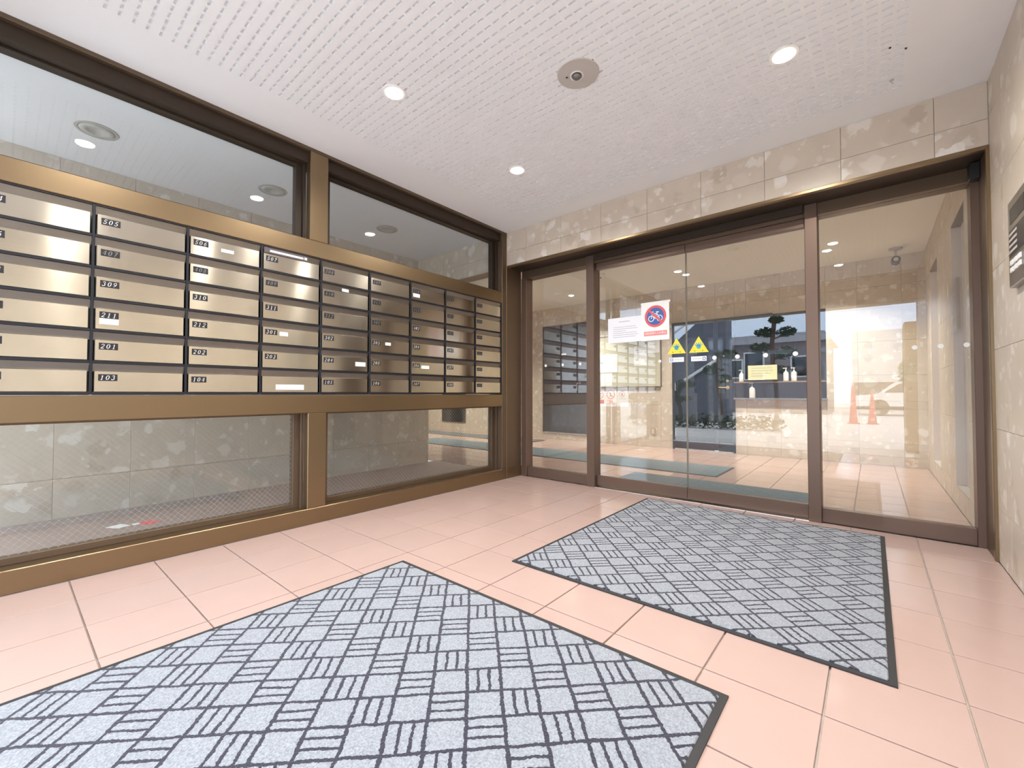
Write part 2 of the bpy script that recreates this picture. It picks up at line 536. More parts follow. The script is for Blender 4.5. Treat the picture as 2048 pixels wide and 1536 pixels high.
def text_mesh(body, size, mat, loc, parent, name='lettering', shear=0.0, depth=0.0003, rot=(PI / 2, 0, 0), width=None):
    cu = bpy.data.curves.new('txt', 'FONT')
    cu.body = body; cu.size = size; cu.extrude = depth; cu.shear = shear
    cu.align_x = 'CENTER'; cu.align_y = 'CENTER'; cu.resolution_u = 2
    tmp = bpy.data.objects.new('txt', cu); C.objects.link(tmp)
    dg = bpy.context.evaluated_depsgraph_get()
    me = bpy.data.meshes.new_from_object(tmp.evaluated_get(dg))
    bpy.data.objects.remove(tmp); bpy.data.curves.remove(cu)
    if width and len(me.vertices):
        xs = [v.co.x for v in me.vertices]
        k = width / max(1e-6, max(xs) - min(xs))
        for v in me.vertices: v.co.x *= k
    me.transform(Matrix.Rotation(rot[2], 4, 'Z') @ Matrix.Rotation(rot[0], 4, 'X'))
    me.materials.clear(); me.materials.append(mat)
    return link(name, me, loc, parent)


# ------------------------------------------------------------------ dimensions
ZC = 2.465
W = 3.277
GY = 0.28            # plane of the entrance glass
GX = -0.11           # plane of the mailbox wall glass
YF = -3.94           # open street front
YB = 3.45            # lobby back wall
XC = -1.43           # far wall of the mail corridor
XL = -6.5            # far end of the lobby
ju4 = [0.245 + 0.4045 * k for k in range(-20, 12)]
jy4 = [-3.018 + 0.393 * k for k in range(-4, 20)]
jz4 = [-0.13 + 0.4 * k for k in range(1, 8)]

# ------------------------------------------------------------------ floors
floor = box('floor', (-0.02, W + 0.2), (YF, 0.30), (-0.12, -0.010), TILE_GROUT, None, 0)
tag(floor, 'glossy pink tiled floor of the entrance porch', 'floor', kind='structure')


def tile_floor(parent, x0, x1, y0, y1, mat, gap=0.0028, stuff_below=None):
    xs = split_range(x0, x1, [-0.015 + 0.3 * k for k in range(-25, 14)])
    ys = split_range(y0, y1, [-0.038 + 0.3 * k for k in range(-15, 14)])
    mb = MB()
    for a, b in xs:
        for c, d in ys:
            if b - a < 0.015 or d - c < 0.015: continue
            if stuff_below is not None and b < stuff_below:
                mb.box((a + gap, b - gap), (c + gap, d - gap), (-0.011, 0.0)); continue
            box('tile', (a + gap, b - gap), (c + gap, d - gap), (-0.011, 0.0 - random.random() * 0.0004), mat, parent, 0.0012)
    if mb.v:
        o = mb.build('tile_field', mat, parent); o['kind'] = 'stuff'


tile_floor(floor, 0.0, W, YF, 0.235, TILE)
lobby_floor = box('floor', (XL - 0.1, W + 0.2), (0.30, YB + 0.2), (-0.12, -0.010), TILE_GROUT, None, 0)
tag(lobby_floor, 'pink tiled floor of the lobby behind the glass doors', 'floor', kind='structure')
tile_floor(lobby_floor, XL, W, 0.32, YB, TILE, stuff_below=-1.6)
corr_floor = box('floor', (XC - 0.02, -0.12), (YF, 0.30), (-0.12, 0.0), CORR_FLOOR, None, 0)
tag(corr_floor, 'dull mauve floor of the passage behind the mailboxes', 'floor', kind='structure')

# ------------------------------------------------------------------ ceilings
def pressed_ceiling():
    x0, x1, y1, y0 = 0.345, 2.945, -0.215, -3.895
    nx, ny = 52, 80
    dx, dy = (x1 - x0) / nx, (y1 - y0) / ny
    v, f = [], []
    gid = {}
    for j in range(ny + 1):
        for i in range(nx + 1):
            gid[i, j] = len(v); v.append((x0 + i * dx, y0 + j * dy, ZC))
    D = 0.016
    for j in range(ny):
        for i in range(nx):
            cx, cy = x0 + (i + 0.5 + (0.5 if j % 2 else 0) * 0) * dx, y0 + (j + 0.5) * dy
            hx, hy = 0.0180, 0.0058
            o = [gid[i, j], gid[i + 1, j], gid[i + 1, j + 1], gid[i, j + 1]]
            n = len(v)
            v += [(cx - hx, cy - hy, ZC), (cx + hx, cy - hy, ZC), (cx + hx, cy + hy, ZC), (cx - hx, cy + hy, ZC)]
            v += [(cx - hx, cy - hy * 0.85, ZC + D), (cx + hx, cy - hy * 0.85, ZC + D), (cx + hx, cy + hy * 0.85, ZC + D), (cx - hx, cy + hy * 0.85, ZC + D)]
            for k in range(4):
                q = (k + 1) % 4
                f.append((o[k], n + k, n + q, o[q]))
                f.append((n + k, n + 4 + k, n + 4 + q, n + q))
            f.append((n + 4, n + 7, n + 6, n + 5))
    # plain margins
    X0, X1, Y0, Y1 = -0.02, W + 0.02, YF, 0.02
    for a, b, c, d in ((X0, x0, Y0, Y1), (x1, X1, Y0, Y1), (x0, x1, y1, Y1), (x0, x1, Y0, y0)):
        n = len(v)
        v += [(a, c, ZC), (b, c, ZC), (b, d, ZC), (a, d, ZC)]
        f.append((n, n + 3, n + 2, n + 1))
    return from_data('ceiling', v, f, CEIL)


ceil = pressed_ceiling()
tag(ceil, 'white porch ceiling pressed with rows of short grooves', 'ceiling', kind='structure')
box('ceiling_slab', (-0.14, W + 0.3), (YF - 0.3, 0.32), (ZC + 0.012, ZC + 0.25), CEIL, ceil, 0)
c2 = box('ceiling', (XL - 0.1, W + 0.3), (0.30, YB + 0.2), (ZC, ZC + 0.2), CEIL_LOBBY, None, 0)
tag(c2, 'smooth cream ceiling of the lobby behind the glass', 'ceiling', kind='structure')
c3 = box('ceiling', (XC - 0.1, -0.14), (YF, 0.30), (ZC, ZC + 0.2), CEIL, None, 0)
tag(c3, 'pale ceiling of the passage behind the mailboxes', 'ceiling', kind='structure')

# ------------------------------------------------------------------ stone walls
lint = clad_wall('wall_back', 'Y', 0.0, -1, (-0.0, W), (2.132, ZC), ju4, [2.268], [], STONE_P,
                 'pinkish pebbled stone lintel above the glass doors', thick=0.30)
wright = clad_wall('wall_right', 'X', W, -1, (YF, -0.004), (0.0, ZC), jy4, jz4, [], STONE_P,
                   'pebbled cream stone wall on the right of the porch')
wcorr = clad_wall('wall_corridor', 'X', XC, 1, (YF, 0.17), (0.0, ZC), jy4, jz4, [], STONE_P,
                  'pebbled stone wall seen through the windows around the mailboxes')
DOOR_H = (-2.045, -1.08, 0.11, 2.13)
GD_H = (0.43, 1.31, 0.0, 1.93)
OW_H = (1.31, 2.36, 0.76, 1.93)
LD_H = (-4.98, -4.18, 0.19, 2.13)
wlb = clad_wall('wall_lobby_back', 'Y', YB, -1, (XL - 0.1, W + 0.14), (0.0, ZC), ju4, jz4, [DOOR_H, GD_H, OW_H, LD_H], STONE_P,
                'pebbled cream stone back wall of the lobby')
S1 = (0.80, 1.40, 0.15, 2.12)
S2 = (2.30, 2.94, 0.15, 2.12)
wlr = clad_wall('wall_lobby_right', 'X', W, -1, (0.0, YB), (0.0, ZC), [0.52 + 0.393 * k for k in range(10)], jz4, [S1, S2], STONE_P,
                'cream stone side wall of the lobby with two tall slots')
wl2 = box('wall_lobby_left', (XL - 0.1, XL), (0.2, YB), (0, ZC), WALLPLAIN, None, 0)
tag(wl2, 'plain end wall of the lobby far beyond the passage', 'wall', kind='structure')
wl3 = box('wall_lobby_front', (XL, XC - 0.12), (0.08, 0.2), (0, ZC), WALLPLAIN, None, 0)
tag(wl3, 'plain lobby wall beside the passage opening', 'wall', kind='structure')
wf = clad_wall('wall_front', 'Y', YF, 1, (-0.2, W + 0.6), (2.10, ZC + 0.25), ju4, [2.268], [], STONE_P,
               'stone lintel over the open street front', thick=0.30)
wce = clad_wall('wall_corridor_end', 'Y', 0.0, -1, (XC, -0.175), (2.12, ZC), ju4, [2.268], [], STONE_P,
                'stone lintel across the inner end of the passage', thick=0.17)
# street side of the porch: piers
wp1 = box('wall_front_pier', (W, W + 0.6), (YF - 0.28, YF), (0, ZC + 0.25), WALLPLAIN, None, 0)
tag(wp1, 'plain pier at the right end of the street front', 'wall', kind='structure')
wp2 = box('wall_front_pier', (-0.2, 0.0), (YF - 0.28, YF + 0.55), (0, ZC), BRONZE_D, None, 0)
tag(wp2, 'bronze clad pier between porch and passage at the street', 'wall', kind='structure')

# niche slots in the lobby side wall
for (a, b, c, d), txt in ((S1, 'tall frosted slot window nearest the glass doors'), (S2, 'tall frosted slot window in the far lobby corner')):
    w = empty('window_slot', (W + 0.05, (a + b) / 2, c), txt, 'window', kind='structure')
    box('glass_pane', (W + 0.05, W + 0.06), (a, b), (c, d), FROST, w, 0)
    box('reveal', (W - 0.002, W + 0.10), (a, a + 0.012), (c, d), FROST, w)
    box('reveal', (W - 0.002, W + 0.10), (b - 0.012, b), (c, d), FROST, w)
    box('reveal', (W - 0.002, W + 0.10), (a + 0.012, b - 0.012), (d - 0.012, d), FRAME_D, w)
    box('sill', (W - 0.002, W + 0.10), (a + 0.012, b - 0.012), (c, c + 0.012), GREYP, w)

# ------------------------------------------------------------------ mailbox wall: frame and four windows
ZR, ZB1, ZB0, ZU1, ZU0 = 0.103, 0.722, 0.8385, 1.7495, 1.857
YP0, YP1 = -1.971, -1.850
YE = -0.070
wleft = empty('wall_left', (0, -2, 0), 'bronze framed screen wall that holds the mailboxes', 'wall', kind='structure')
box('bottom_rail', (-0.17, 0.0), (YF + 0.5, GY - 0.02), (0, ZR), BRONZE, wleft, 0.003)
box('lower_band', (-0.17, 0.0), (YF + 0.5, YE), (ZB1, ZB0), BRONZE, wleft, 0.003)
box('upper_band', (-0.17, 0.0), (YF + 0.5, YE), (ZU1, ZU0), BRONZE, wleft, 0.003)
box('head_trim', (-0.03, 0.0), (YF + 0.5, -0.005), (ZC - 0.022, ZC), BRONZE_D, wleft, 0.002)
box('head', (-0.17, -0.03), (YF + 0.5, -0.005), (2.372, ZC), SHADED_METAL, wleft, 0.002)
box('lower_post', (-0.06, 0.0), (YP0, YP1), (ZR, ZB1), BRONZE, wleft, 0.003)
box('upper_post', (-0.06, 0.0), (YP0, YP1), (ZU0, ZC - 0.022), BRONZE, wleft, 0.003)
box('end_post', (-0.17, 0.0), (YE, 0.0), (ZR, ZC - 0.022), BRONZE_D, wleft, 0.003)
box('end_post_trim', (0.0, 0.006), (-0.012, -0.002), (0.002, 2.13), BRONZE, wleft, 0.002)
box('return_panel', (-0.17, 0.0), (0.0, GY - 0.05), (ZR, 2.13), BRONZE_D, wleft, 0.002)
box('near_post', (-0.17, 0.0), (YF + 0.5, -3.352), (ZB0, ZU1), BRONZE, wleft, 0.003)


def side_window(name, y0, y1, z0, z1, label, glass, frame, wires=False):
    w = empty(name, (GX, (y0 + y1) / 2, z0), label, 'window', kind='structure')
    f = 0.055
    x = (GX - 0.03, GX + 0.022)
    box('sash_side', x, (y0, y0 + f), (z0, z1), frame, w)
    box('sash_side', x, (y1 - f, y1), (z0, z1), frame, w)
    box('sash_top', x, (y0 + f, y1 - f), (z1 - 0.012, z1), frame, w)
    box('sash_bottom', x, (y0 + f, y1 - f), (z0, z0 + 0.032), frame, w)
    box('side_reveal', (GX + 0.022, -0.062), (y1 - 0.018, y1), (z0, z1), frame, w)
    p = box('glass_pane', (GX - 0.004, GX + 0.004), (y0 + f, y1 - f), (z0 + 0.032, z1 - 0.012), glass, w, 0)
    if wires:
        mb = MB()
        a0, a1, b0, b1 = y0 + f, y1 - f, z0 + 0.032, z1 - 0.012
        step = 0.030
        h = b1 - b0
        for sgn in (1, -1):
            k = a0 - h
            while k < a1 + h:
                ya, yb, za, zb = k, k + h, b0, b1
                t0 = max(0, (a0 - ya) / h); t1 = min(1, (a1 - ya) / h)
                if t1 > t0:
                    P = lambda t: (GX, ya + t * h, (b0 + t * h) if sgn > 0 else (b1 - t * h))
                    mb.tube(P(t0), P(t1), 0.00045, 3)
                k += step
        o = mb.build('wire_mesh', WIRE, p); o['kind'] = 'stuff'
    return w


Y0W = YF + 0.55
side_window('window_1', Y0W, YP0, ZU0, 2.372, 'large upper window left of the bronze post above the mailboxes', GLASS_U, SHADED_METAL)
side_window('window_2', YP1, YE, ZU0, 2.372, 'upper window between bronze post and room corner', GLASS_U, SHADED_METAL)
side_window('window_3', Y0W, YP0, ZR, ZB1, 'wired glass window below the mailboxes left of the post', GLASS_W, BRONZE_D, True)
side_window('window_4', YP1, YE, ZR, ZB1, 'wired glass window below the mailboxes next to the corner', GLASS_W, BRONZE_D, True)

# ------------------------------------------------------------------ glass entrance screen
tr1 = empty('trim_1', (1.6, GY, 0), 'dark bronze frame of the glass entrance screen', 'frame', kind='structure')
box('head_lip', (0.0, W), (-0.004, 0.03), (2.112, 2.132), BRONZE, tr1, 0.002)
box('soffit', (0.0, W), (0.03, GY - 0.04), (2.122, 2.136), SHADED_METAL, tr1, 0.001)
box('head', (0.0, W), (GY - 0.04, GY + 0.08), (2.045, 2.136), BRONZE_D, tr1, 0.002)
box('head_cover', (0.865, 2.455), (GY - 0.075, GY - 0.035), (2.07, 2.122), SHADED_METAL, tr1, 0.002)
box('jamb', (0.0, 0.067), (GY - 0.05, GY + 0.06), (0.0, 2.045), FRAME_D, tr1, 0.003)
box('post', (0.780, 0.858), (GY - 0.06, GY + 0.06), (0.0, 2.122), FRAME_D, tr1, 0.003)
box('post', (2.462, 2.534), (GY - 0.06, GY + 0.06), (0.0, 2.122), FRAME_D, tr1, 0.003)
box('jamb', (3.235, W), (GY - 0.05, GY + 0.06), (0.0, 2.045), FRAME_D, tr1, 0.003)
box('jamb_liner', (W - 0.010, W + 0.005), (0.03, GY - 0.05), (0.0, 2.12), BRONZE_D, tr1, 0.001)
box('jamb_trim', (W - 0.014, W + 0.004), (-0.004, 0.03), (0.0, 2.12), BRONZE, tr1, 0.002)
box('bracket', (3.225, W - 0.011), (0.16, GY - 0.05), (2.03, 2.118), BLACKP, tr1, 0.003)
box('threshold', (0.86, 2.53), (0.225, 0.262), (-0.004, 0.004), CHROME, tr1, 0.001)
box('threshold', (0.86, W), (0.262, 0.32), (-0.004, 0.002), BRONZE_D, tr1, 0.001)


def fixed_pane(name, x0, x1, label):
    w = empty(name, ((x0 + x1) / 2, GY, 0), label, 'window', kind='structure')
    box('bottom_rail', (x0, x1), (GY - 0.03, GY + 0.03), (0.002, 0.094), FRAME_D, w, 0.002)
    box('glass_pane', (x0, x1), (GY - 0.004, GY + 0.004), (0.094, 2.045), GLASS, w, 0)
    return w


fixed_pane('window_5', 0.067, 0.780, 'narrow fixed glass pane left of the sliding doors')
fixed_pane('window_6', 2.534, 3.235, 'wide fixed glass pane right of the sliding doors')


def leaf(name, x0, x1, edge_x, label):
    d = empty(name, ((x0 + x1) / 2, GY, 0), label, 'door', kind='structure')
    box('bottom_rail', (x0, x1), (GY - 0.018, GY + 0.018), (0.012, 0.102), FRAME_D, d, 0.002)
    box('top_rail', (x0, x1), (GY - 0.02, GY + 0.02), (1.985, 2.045), FRAME_D, d, 0.002)
    box('glass_pane', (x0, x1), (GY - 0.004, GY + 0.004), (0.102, 1.985), GLASS, d, 0)
    box('edge_strip', (edge_x + 0.001, edge_x + 0.004), (GY - 0.006, GY + 0.006), (0.102, 1.985), simple('clear_edge_seal', (0.22, 0.21, 0.18), 0.3), d, 0)
    return d


leaf('door_1', 0.862, 1.6625, 1.6575, 'left leaf of the frameless glass sliding doors')
leaf('door_2', 1.6645, 2.458, 1.6645, 'right leaf of the frameless glass sliding doors')

# ------------------------------------------------------------------ mailboxes
DIG = {}


def arc(cx, cy, rx, ry, a0, a1, n=9):
    return [(cx + rx * math.cos(math.radians(a0 + (a1 - a0) * i / (n - 1))), cy + ry * math.sin(math.radians(a0 + (a1 - a0) * i / (n - 1)))) for i in range(n)]


DIG['0'] = [(arc(.30, .5, .22, .44, 0, 360, 17), lambda p: .05 + .10 * abs(p[0] - .30) / .22)]
DIG['1'] = [([(.32, .06), (.32, .94)], lambda p: .13), ([(.14, .03), (.50, .03)], lambda p: .06), ([(.14, .80), (.32, .93)], lambda p: .07)]
DIG['2'] = [(arc(.30, .70, .21, .24, 170, -40, 9) + [(.30, .32), (.08, .08)], lambda p: .10), ([(.07, .07), (.55, .07)], lambda p: .13)]
DIG['3'] = [(arc(.28, .73, .19, .22, 160, -80, 9), lambda p: .10), (arc(.28, .28, .22, .24, 80, -160, 10), lambda p: .12)]
DIG['4'] = [([(.40, .95), (.04, .30), (.58, .30)], lambda p: .07), ([(.42, .02), (.42, .95)], lambda p: .13)]
DIG['5'] = [([(.54, .92), (.18, .92)], lambda p: .12), ([(.18, .92), (.13, .52)], lambda p: .06), (arc(.27, .31, .23, .26, 120, -155, 11), lambda p: .11)]
DIG['6'] = [(arc(.32, .30, .21, .25, 0, 360, 13), lambda p: .10), ([(.50, .92), (.28, .78), (.15, .55), (.11, .32)], lambda p: .10)]
DIG['7'] = [([(.07, .90), (.56, .90)], lambda p: .13), ([(.54, .88), (.32, .45), (.22, .03)], lambda p: .11)]
DIG['8'] = [(arc(.30, .73, .17, .20, 0, 360, 13), lambda p: .09), (arc(.30, .27, .21, .24, 0, 360, 13), lambda p: .11)]
DIG['9'] = [([(.6 - x, 1 - y) for x, y in arc(.32, .30, .21, .25, 0, 360, 13)], lambda p: .10), ([(.6 - x, 1 - y) for x, y in [(.50, .92), (.28, .78), (.15, .55), (.11, .32)]], lambda p: .10)]


def number_mesh(text, h, mat):
    """Slanted serif numerals as flat ribbons in the YZ plane, facing +X, centred."""
    adv = 0.88
    tot = adv * len(text)
    v, f = [], []
    for k, ch in enumerate(text):
        for pts, wf_ in DIG[ch]:
            m = len(pts)
            base = len(v)
            for i, p in enumerate(pts):
                a = pts[max(0, i - 1)]; b = pts[min(m - 1, i + 1)]
                if m > 4 and pts[0] == pts[-1] or (m > 4 and math.dist(pts[0], pts[-1]) < 1e-6):
                    a = pts[(i - 1) % (m - 1)]; b = pts[(i + 1) % (m - 1)]
                d = Vector((b[0] - a[0], b[1] - a[1])); d.normalize()
                n = Vector((-d.y, d.x)) * wf_(p) * 0.42
                for s in (1, -1):
                    x, y = p[0] + s * n.x, p[1] + s * n.y
                    x = x + 0.22 * (y - .5) + k * adv - tot / 2 + 0.1
                    v.append((0.0, x * h, (y - 0.5) * h))
            for i in range(m - 1):
                q = base + 2 * i
                f.append((q, q + 1, q + 3, q + 2))
    me = bpy.data.meshes.new('number')
    me.from_pydata(v, [], f)
    me.materials.append(mat)
    return me


PC, PR, Z0M, YE0 = 0.3636, 0.1497, 0.8485, -0.0732
NCOL, NROW = 9, 6
rows = [
    ['504', '505', '506', '507', '508', '509', '510', '511', '512'],
    ['406', '407', '408', '409', '410', '411', '412', '501', '502'],
    ['308', '309', '310', '311', '312', '401', '402', '403', '404'],
    ['210', '211', '212', '301', '302', '303', '304', '305', '306'],
    ['111', '201', '202', '203', '204', '205', '206', '207', '208'],
    ['102', '103', '104', None, '105', '106', '107', '108', '109'],
]
DIM = {'407', '408', '508', '409', '410', '509', '411', '510', '412', '511', '512', '501', '502', '312', '401', '403', '404', '306', '208', '109'}
frame = empty('mailbox_rack', (-0.04, -1.7, ZB0), 'black metal grid frame around the bank of mailboxes', 'frame')
for c in range(NCOL + 1):
    y = YE0 - PC * c
    box('divider', (-0.0125, -0.003), (y - 0.005, y + 0.005), (Z0M - 0.004, Z0M + PR * NROW - 0.001), BLACK, frame, 0.001)
for r in range(NROW + 1):
    z = Z0M + PR * r
    for c in range(NCOL):
        ya = YE0 - PC * c
        box('shelf_rail', (-0.0125, -0.002), (ya - PC + 0.005, ya - 0.005), (z - 0.0062, z + 0.0062 - (0.0057 if r == NROW else 0)), BLACK, frame, 0.001)
box('end_cover', (-0.0125, -0.003), (YE0 + 0.0052, YE - 0.0002), (Z0M - 0.0062, ZU1 - 0.0005), BRONZE_D, frame, 0)

panel_me = box_mesh(0.022, PC - 0.022, 0.1, STEEL, 0.002, True)
house_me = box_mesh(0.26, PC - 0.012, PR - 0.014, BLACK, 0.001)


def slot_mesh():
    bm = bmesh.new()
    w = (PC - 0.012) / 2
    P = [(-0.010, 0.1425), (-0.022, 0.104), (-0.025, 0.105), (-0.013, 0.1435)]
    vs = [[bm.verts.new((x, s * w, z)) for x, z in P] for s in (-1, 1)]
    n = len(P)
    for i in range(n):
        j = (i + 1) % n
        bm.faces.new((vs[0][i], vs[1][i], vs[1][j], vs[0][j]))
    bm.faces.new(list(reversed(vs[0]))); bm.faces.new(vs[1])
    bmesh.ops.recalc_face_normals(bm, faces=bm.faces)
    l = bm.loops.layers.uv.new('UVMap')
    for f in bm.faces:
        for lo in f.loops: lo[l].uv = (lo.vert.co.y, lo.vert.co.z)
    me = bpy.data.meshes.new('slot_flap'); bm.to_mesh(me); bm.free()
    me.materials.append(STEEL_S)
    return me


slot_me = slot_mesh()
plate_me = box_mesh(0.0014, 0.068, 0.032, PLATE, 0.0003)
ordinal = ['first', 'second', 'third', 'fourth', 'fifth', 'sixth', 'seventh', 'eighth', 'ninth']
rown = ['top', 'second', 'third', 'fourth', 'fifth', 'bottom']
tagpos = {   # number: (offset from left edge of the cell, height of the tag above the cell base, width, height)
    '506': (0.155, 0.063, 0.062, 0.018), '211': (0.026, 0.048, 0.068, 0.030), '301': (0.108, 0.072, 0.050, 0.024),
    '204': (0.255, 0.060, 0.080, 0.030), '206': (0.110, 0.066, 0.080, 0.026), '303': (0.135, 0.076, 0.048, 0.022),
    '510': (0.026, 0.044, 0.066, 0.028), None: (0.090, 0.040, 0.170, 0.032),
}
mail = {}
for r in range(NROW):
    for c in range(NCOL):
        num = rows[r][c]
        k = NCOL - 1 - c
        yc = YE0 - PC * (k + 0.5)
        zb = Z0M + PR * (NROW - 1 - r)
        yl = yc - PC / 2
        if num is None:
            lab = 'brushed steel mailbox with a long white label and no number plate'
        elif c == 0:
            lab = 'steel mailbox cut by the frame edge, plate ending %s, %s row' % (num[1:], rown[r])
        else:
            lab = 'brushed steel mailbox %s, %s row, %s column from the left' % (num, rown[r], ordinal[c])
            if num in tagpos: lab += ', white name tag on it'
        if num == '507': lab = 'top row steel mailbox reading 507 with a white printed strip over its slot'
        if num == '410': lab = 'brushed steel mailbox 410 with a small white tag in its slot'
        t = empty('mailbox', (0, yc, zb), lab, 'mailbox', 'steel mailboxes in the left wall')
        link('housing', house_me, (-0.194, yc, zb + PR / 2), t)
        link('slot_flap', slot_me, (0, yc, zb), t)
        link('front_panel', panel_me, (-0.023, yc, zb + 0.0075 + 0.05), t)
        if num:
            p = link('number_plate', plate_me, (-0.0112, yl + 0.026 + 0.034, zb + 0.0765), t)
            link('number', number_mesh(num, 0.0225, NUM_DIM if num in DIM else NUM), (-0.0102, yl + 0.026 + 0.034, zb + 0.0765), p)
        if num in tagpos:
            o, h, w_, hh = tagpos[num]
            box('name_tag', (-0.0119, -0.0110), (yl + o, yl + o + w_), (zb + h - hh / 2, zb + h + hh / 2), PAPER, t, 0)
        if num == '507':
            s = box('slot_strip', (-0.0065, -0.0052), (yl + 0.012, yl + 0.275), (zb + 0.108, zb + 0.142), simple('dull_plum_tape', (0.10, 0.075, 0.085), 0.5), t, 0)
            box('printed_line', (-0.0051, -0.0046), (yl + 0.045, yl + 0.245), (zb + 0.117, zb + 0.129), PAPER, s, 0)
            box('printed_line', (-0.0051, -0.0046), (yl + 0.252, yl + 0.268), (zb + 0.117, zb + 0.132), PAPER, s, 0)
        if num == '410':
            box('slot_tag', (-0.0085, -0.0075), (yl + 0.148, yl + 0.198), (zb + 0.110, zb + 0.130), PAPER, t, 0)

# ------------------------------------------------------------------ door mats on the porch
def porch_mat(x0, x1, y0, y1, anchor, phase, label):
    m = empty('door_mat', ((x0 + x1) / 2, (y0 + y1) / 2, 0), label, 'mat', 'patterned mats on the porch floor')
    pile, line = (0.262, 0.285, 0.322), (0.032, 0.032, 0.048)
    mt = carpet_mat('basket_pattern_carpet', anchor[0], anchor[1], pile, line, phase)
    b = 0.020
    mb = MB()
    for (a0, a1, c0, c1) in ((x0, x1, y0, y0 + b), (x0, x1, y1 - b, y1), (x0, x0 + b, y0 + b, y1 - b), (x1 - b, x1, y0 + b, y1 - b)):
        mb.box((a0, a1), (c0, c1), (0.0003, 0.0050))
    mb.build('rubber_border', RUBBER, m)
    box('carpet', (x0 + b, x1 - b), (y0 + b, y1 - b), (0.0005, 0.0085), mt, m, 0.003)
    return m


porch_mat(0.968, 2.478, -3.75, -1.928, (1.562, -2.044), 0, 'blue grey basket pattern mat in the foreground, cut by the frame')
P2 = (1.6, -1.6)
porch_mat(1.392, 2.842, -1.578, 0.118, (1.6035, -1.5265), 1, 'blue grey basket pattern mat lying before the glass doors')

# ------------------------------------------------------------------ lamps
def downlight(x, y, label, watts, group, col=LAMP_COL, lit=True, rr=0.046, beam=155):
    d = empty('downlight', (x, y, ZC), label, 'light', group)
    mb = MB(); mb.lathe([(rr + 0.018, 0.0), (rr + 0.016, -0.004), (rr + 0.002, -0.0045), (rr, 0.0)], (x, y, ZC - 0.0002), 'Z', 28, cap=False)
    mb.build('trim_ring', WHITEP if lit else GREYP, d)
    mb = MB(); mb.lathe([(rr * 0.98, -0.0004), (rr * 0.92, -0.0075), (rr * 0.55, -0.0085), (rr * 0.48, -0.0012)], (x, y, ZC), 'Z', 28)
    mb.build('lamp_face', BULB if lit else BULB_OFF, d, True)
    if lit:
        l = bpy.data.lights.new('downlight', 'AREA')
        l.shape = 'DISK'; l.size = 0.052; l.energy = watts; l.color = col; l.spread = math.radians(beam)
        o = bpy.data.objects.new('lamp', l); C.objects.link(o); o.parent = d; o.location = (0, 0, -0.0022)
    return d


for x, y, lab in ((0.854, -0.877, 'lit ceiling downlight over the floor near the room corner'),
                  (0.854, -1.920, 'lit ceiling downlight above the middle of the mailboxes'),
                  (0.854, -2.930, 'lit ceiling downlight above the nearest mailboxes, seen as a reflection'),
                  (2.498, -0.875, 'lit ceiling downlight on the right before the glass doors'),
                  (2.498, -1.910, 'lit ceiling downlight on the right, middle of the porch'),
                  (2.498, -2.930, 'lit ceiling downlight on the right nearest the street')):
    downlight(x, y, lab, LAMP_W, 'porch downlights')
for x, y, lab in ((-0.975, 2.76, 'lit lobby downlight in front of the dark service door'),
                  (0.886, 2.70, 'lit lobby downlight seen above the door leaf seam'),
                  (2.430, 2.72, 'lit lobby downlight beside the right door post'),
                  (-3.2, 2.2, 'lit lobby downlight far left beyond the passage'),
                  (-4.9, 2.2, 'lit lobby downlight at the far end of the lobby')):
    downlight(x, y, lab, LOBBY_W, 'lobby downlights', (1.0, 0.935, 0.80), beam=112, rr=0.04)
for y, lab in ((-2.90, 'unlit downlight behind the upper window, nearest'), (-1.89, 'unlit downlight behind the upper window, beside the post'), (-0.84, 'unlit downlight behind the upper window near the corner')):
    downlight(-0.83, y, lab, 0, 'unlit passage downlights', lit=False, rr=0.085)

# ceiling fittings
cx, cy = 1.682, -1.402
d = empty('ceiling_disc', (cx, cy, ZC), 'pale grey round ceiling plate with a small sensor in its middle', 'sensor')
mb = MB(); mb.lathe([(0.105, -0.0002), (0.103, -0.005), (0.004, -0.0055)], (cx, cy, ZC), 'Z', 40); mb.build('plate', GREYP, d)
mb = MB(); mb.lathe([(0.024, -0.0055), (0.022, -0.016), (0.012, -0.024), (0.003, -0.026)], (cx - 0.008, cy, ZC), 'Z', 20); mb.build('sensor_head', simple('dull_grey_metal', (0.20, 0.19, 0.18), 0.4, 0.5), d, True)
mb = MB(); mb.lathe([(0.034, -0.0056), (0.034, -0.009), (0.028, -0.009), (0.028, -0.0056)], (cx - 0.008, cy, ZC), 'Z', 24, cap=False); mb.build('sensor_ring', WHITEP, d)
box('screw', (cx - 0.058, cx - 0.048), (cy - 0.026, cy - 0.018), (ZC - 0.009, ZC - 0.0052), BLACKP, d)

for hx, hy, lab in ((2.884, -0.607, 'left of two tiny dark screws in the porch ceiling'), (2.941, -0.555, 'right of two tiny dark screws in the porch ceiling')):
    o = disc('ceiling_screw', (hx, hy, ZC), 0.0045, 0.004, BLACKP, None, axis='Z', seg=10)
    tag(o, lab, 'screw', 'screws in the porch ceiling')
d = empty('ceiling_hook', (2.897, -0.325, ZC), 'tiny grey hook in the porch ceiling near the stone lintel', 'hook')
mb = MB(); mb.lathe([(0.010, 0.0), (0.009, -0.004), (0.003, -0.005)], (2.897, -0.325, ZC), 'Z', 12); mb.build('hook_plate', GREYP, d)
mb = MB(); mb.tube((2.897, -0.325, ZC - 0.004), (2.897, -0.325, ZC - 0.016), 0.0025, 6); mb.tube((2.897, -0.325, ZC - 0.016), (2.905, -0.325, ZC - 0.018), 0.0025, 6); mb.build('hook_arm', GREYP, d)
d = empty('smoke_detector', (0.0, 1.95, ZC), 'small white smoke detector on the lobby ceiling', 'detector')
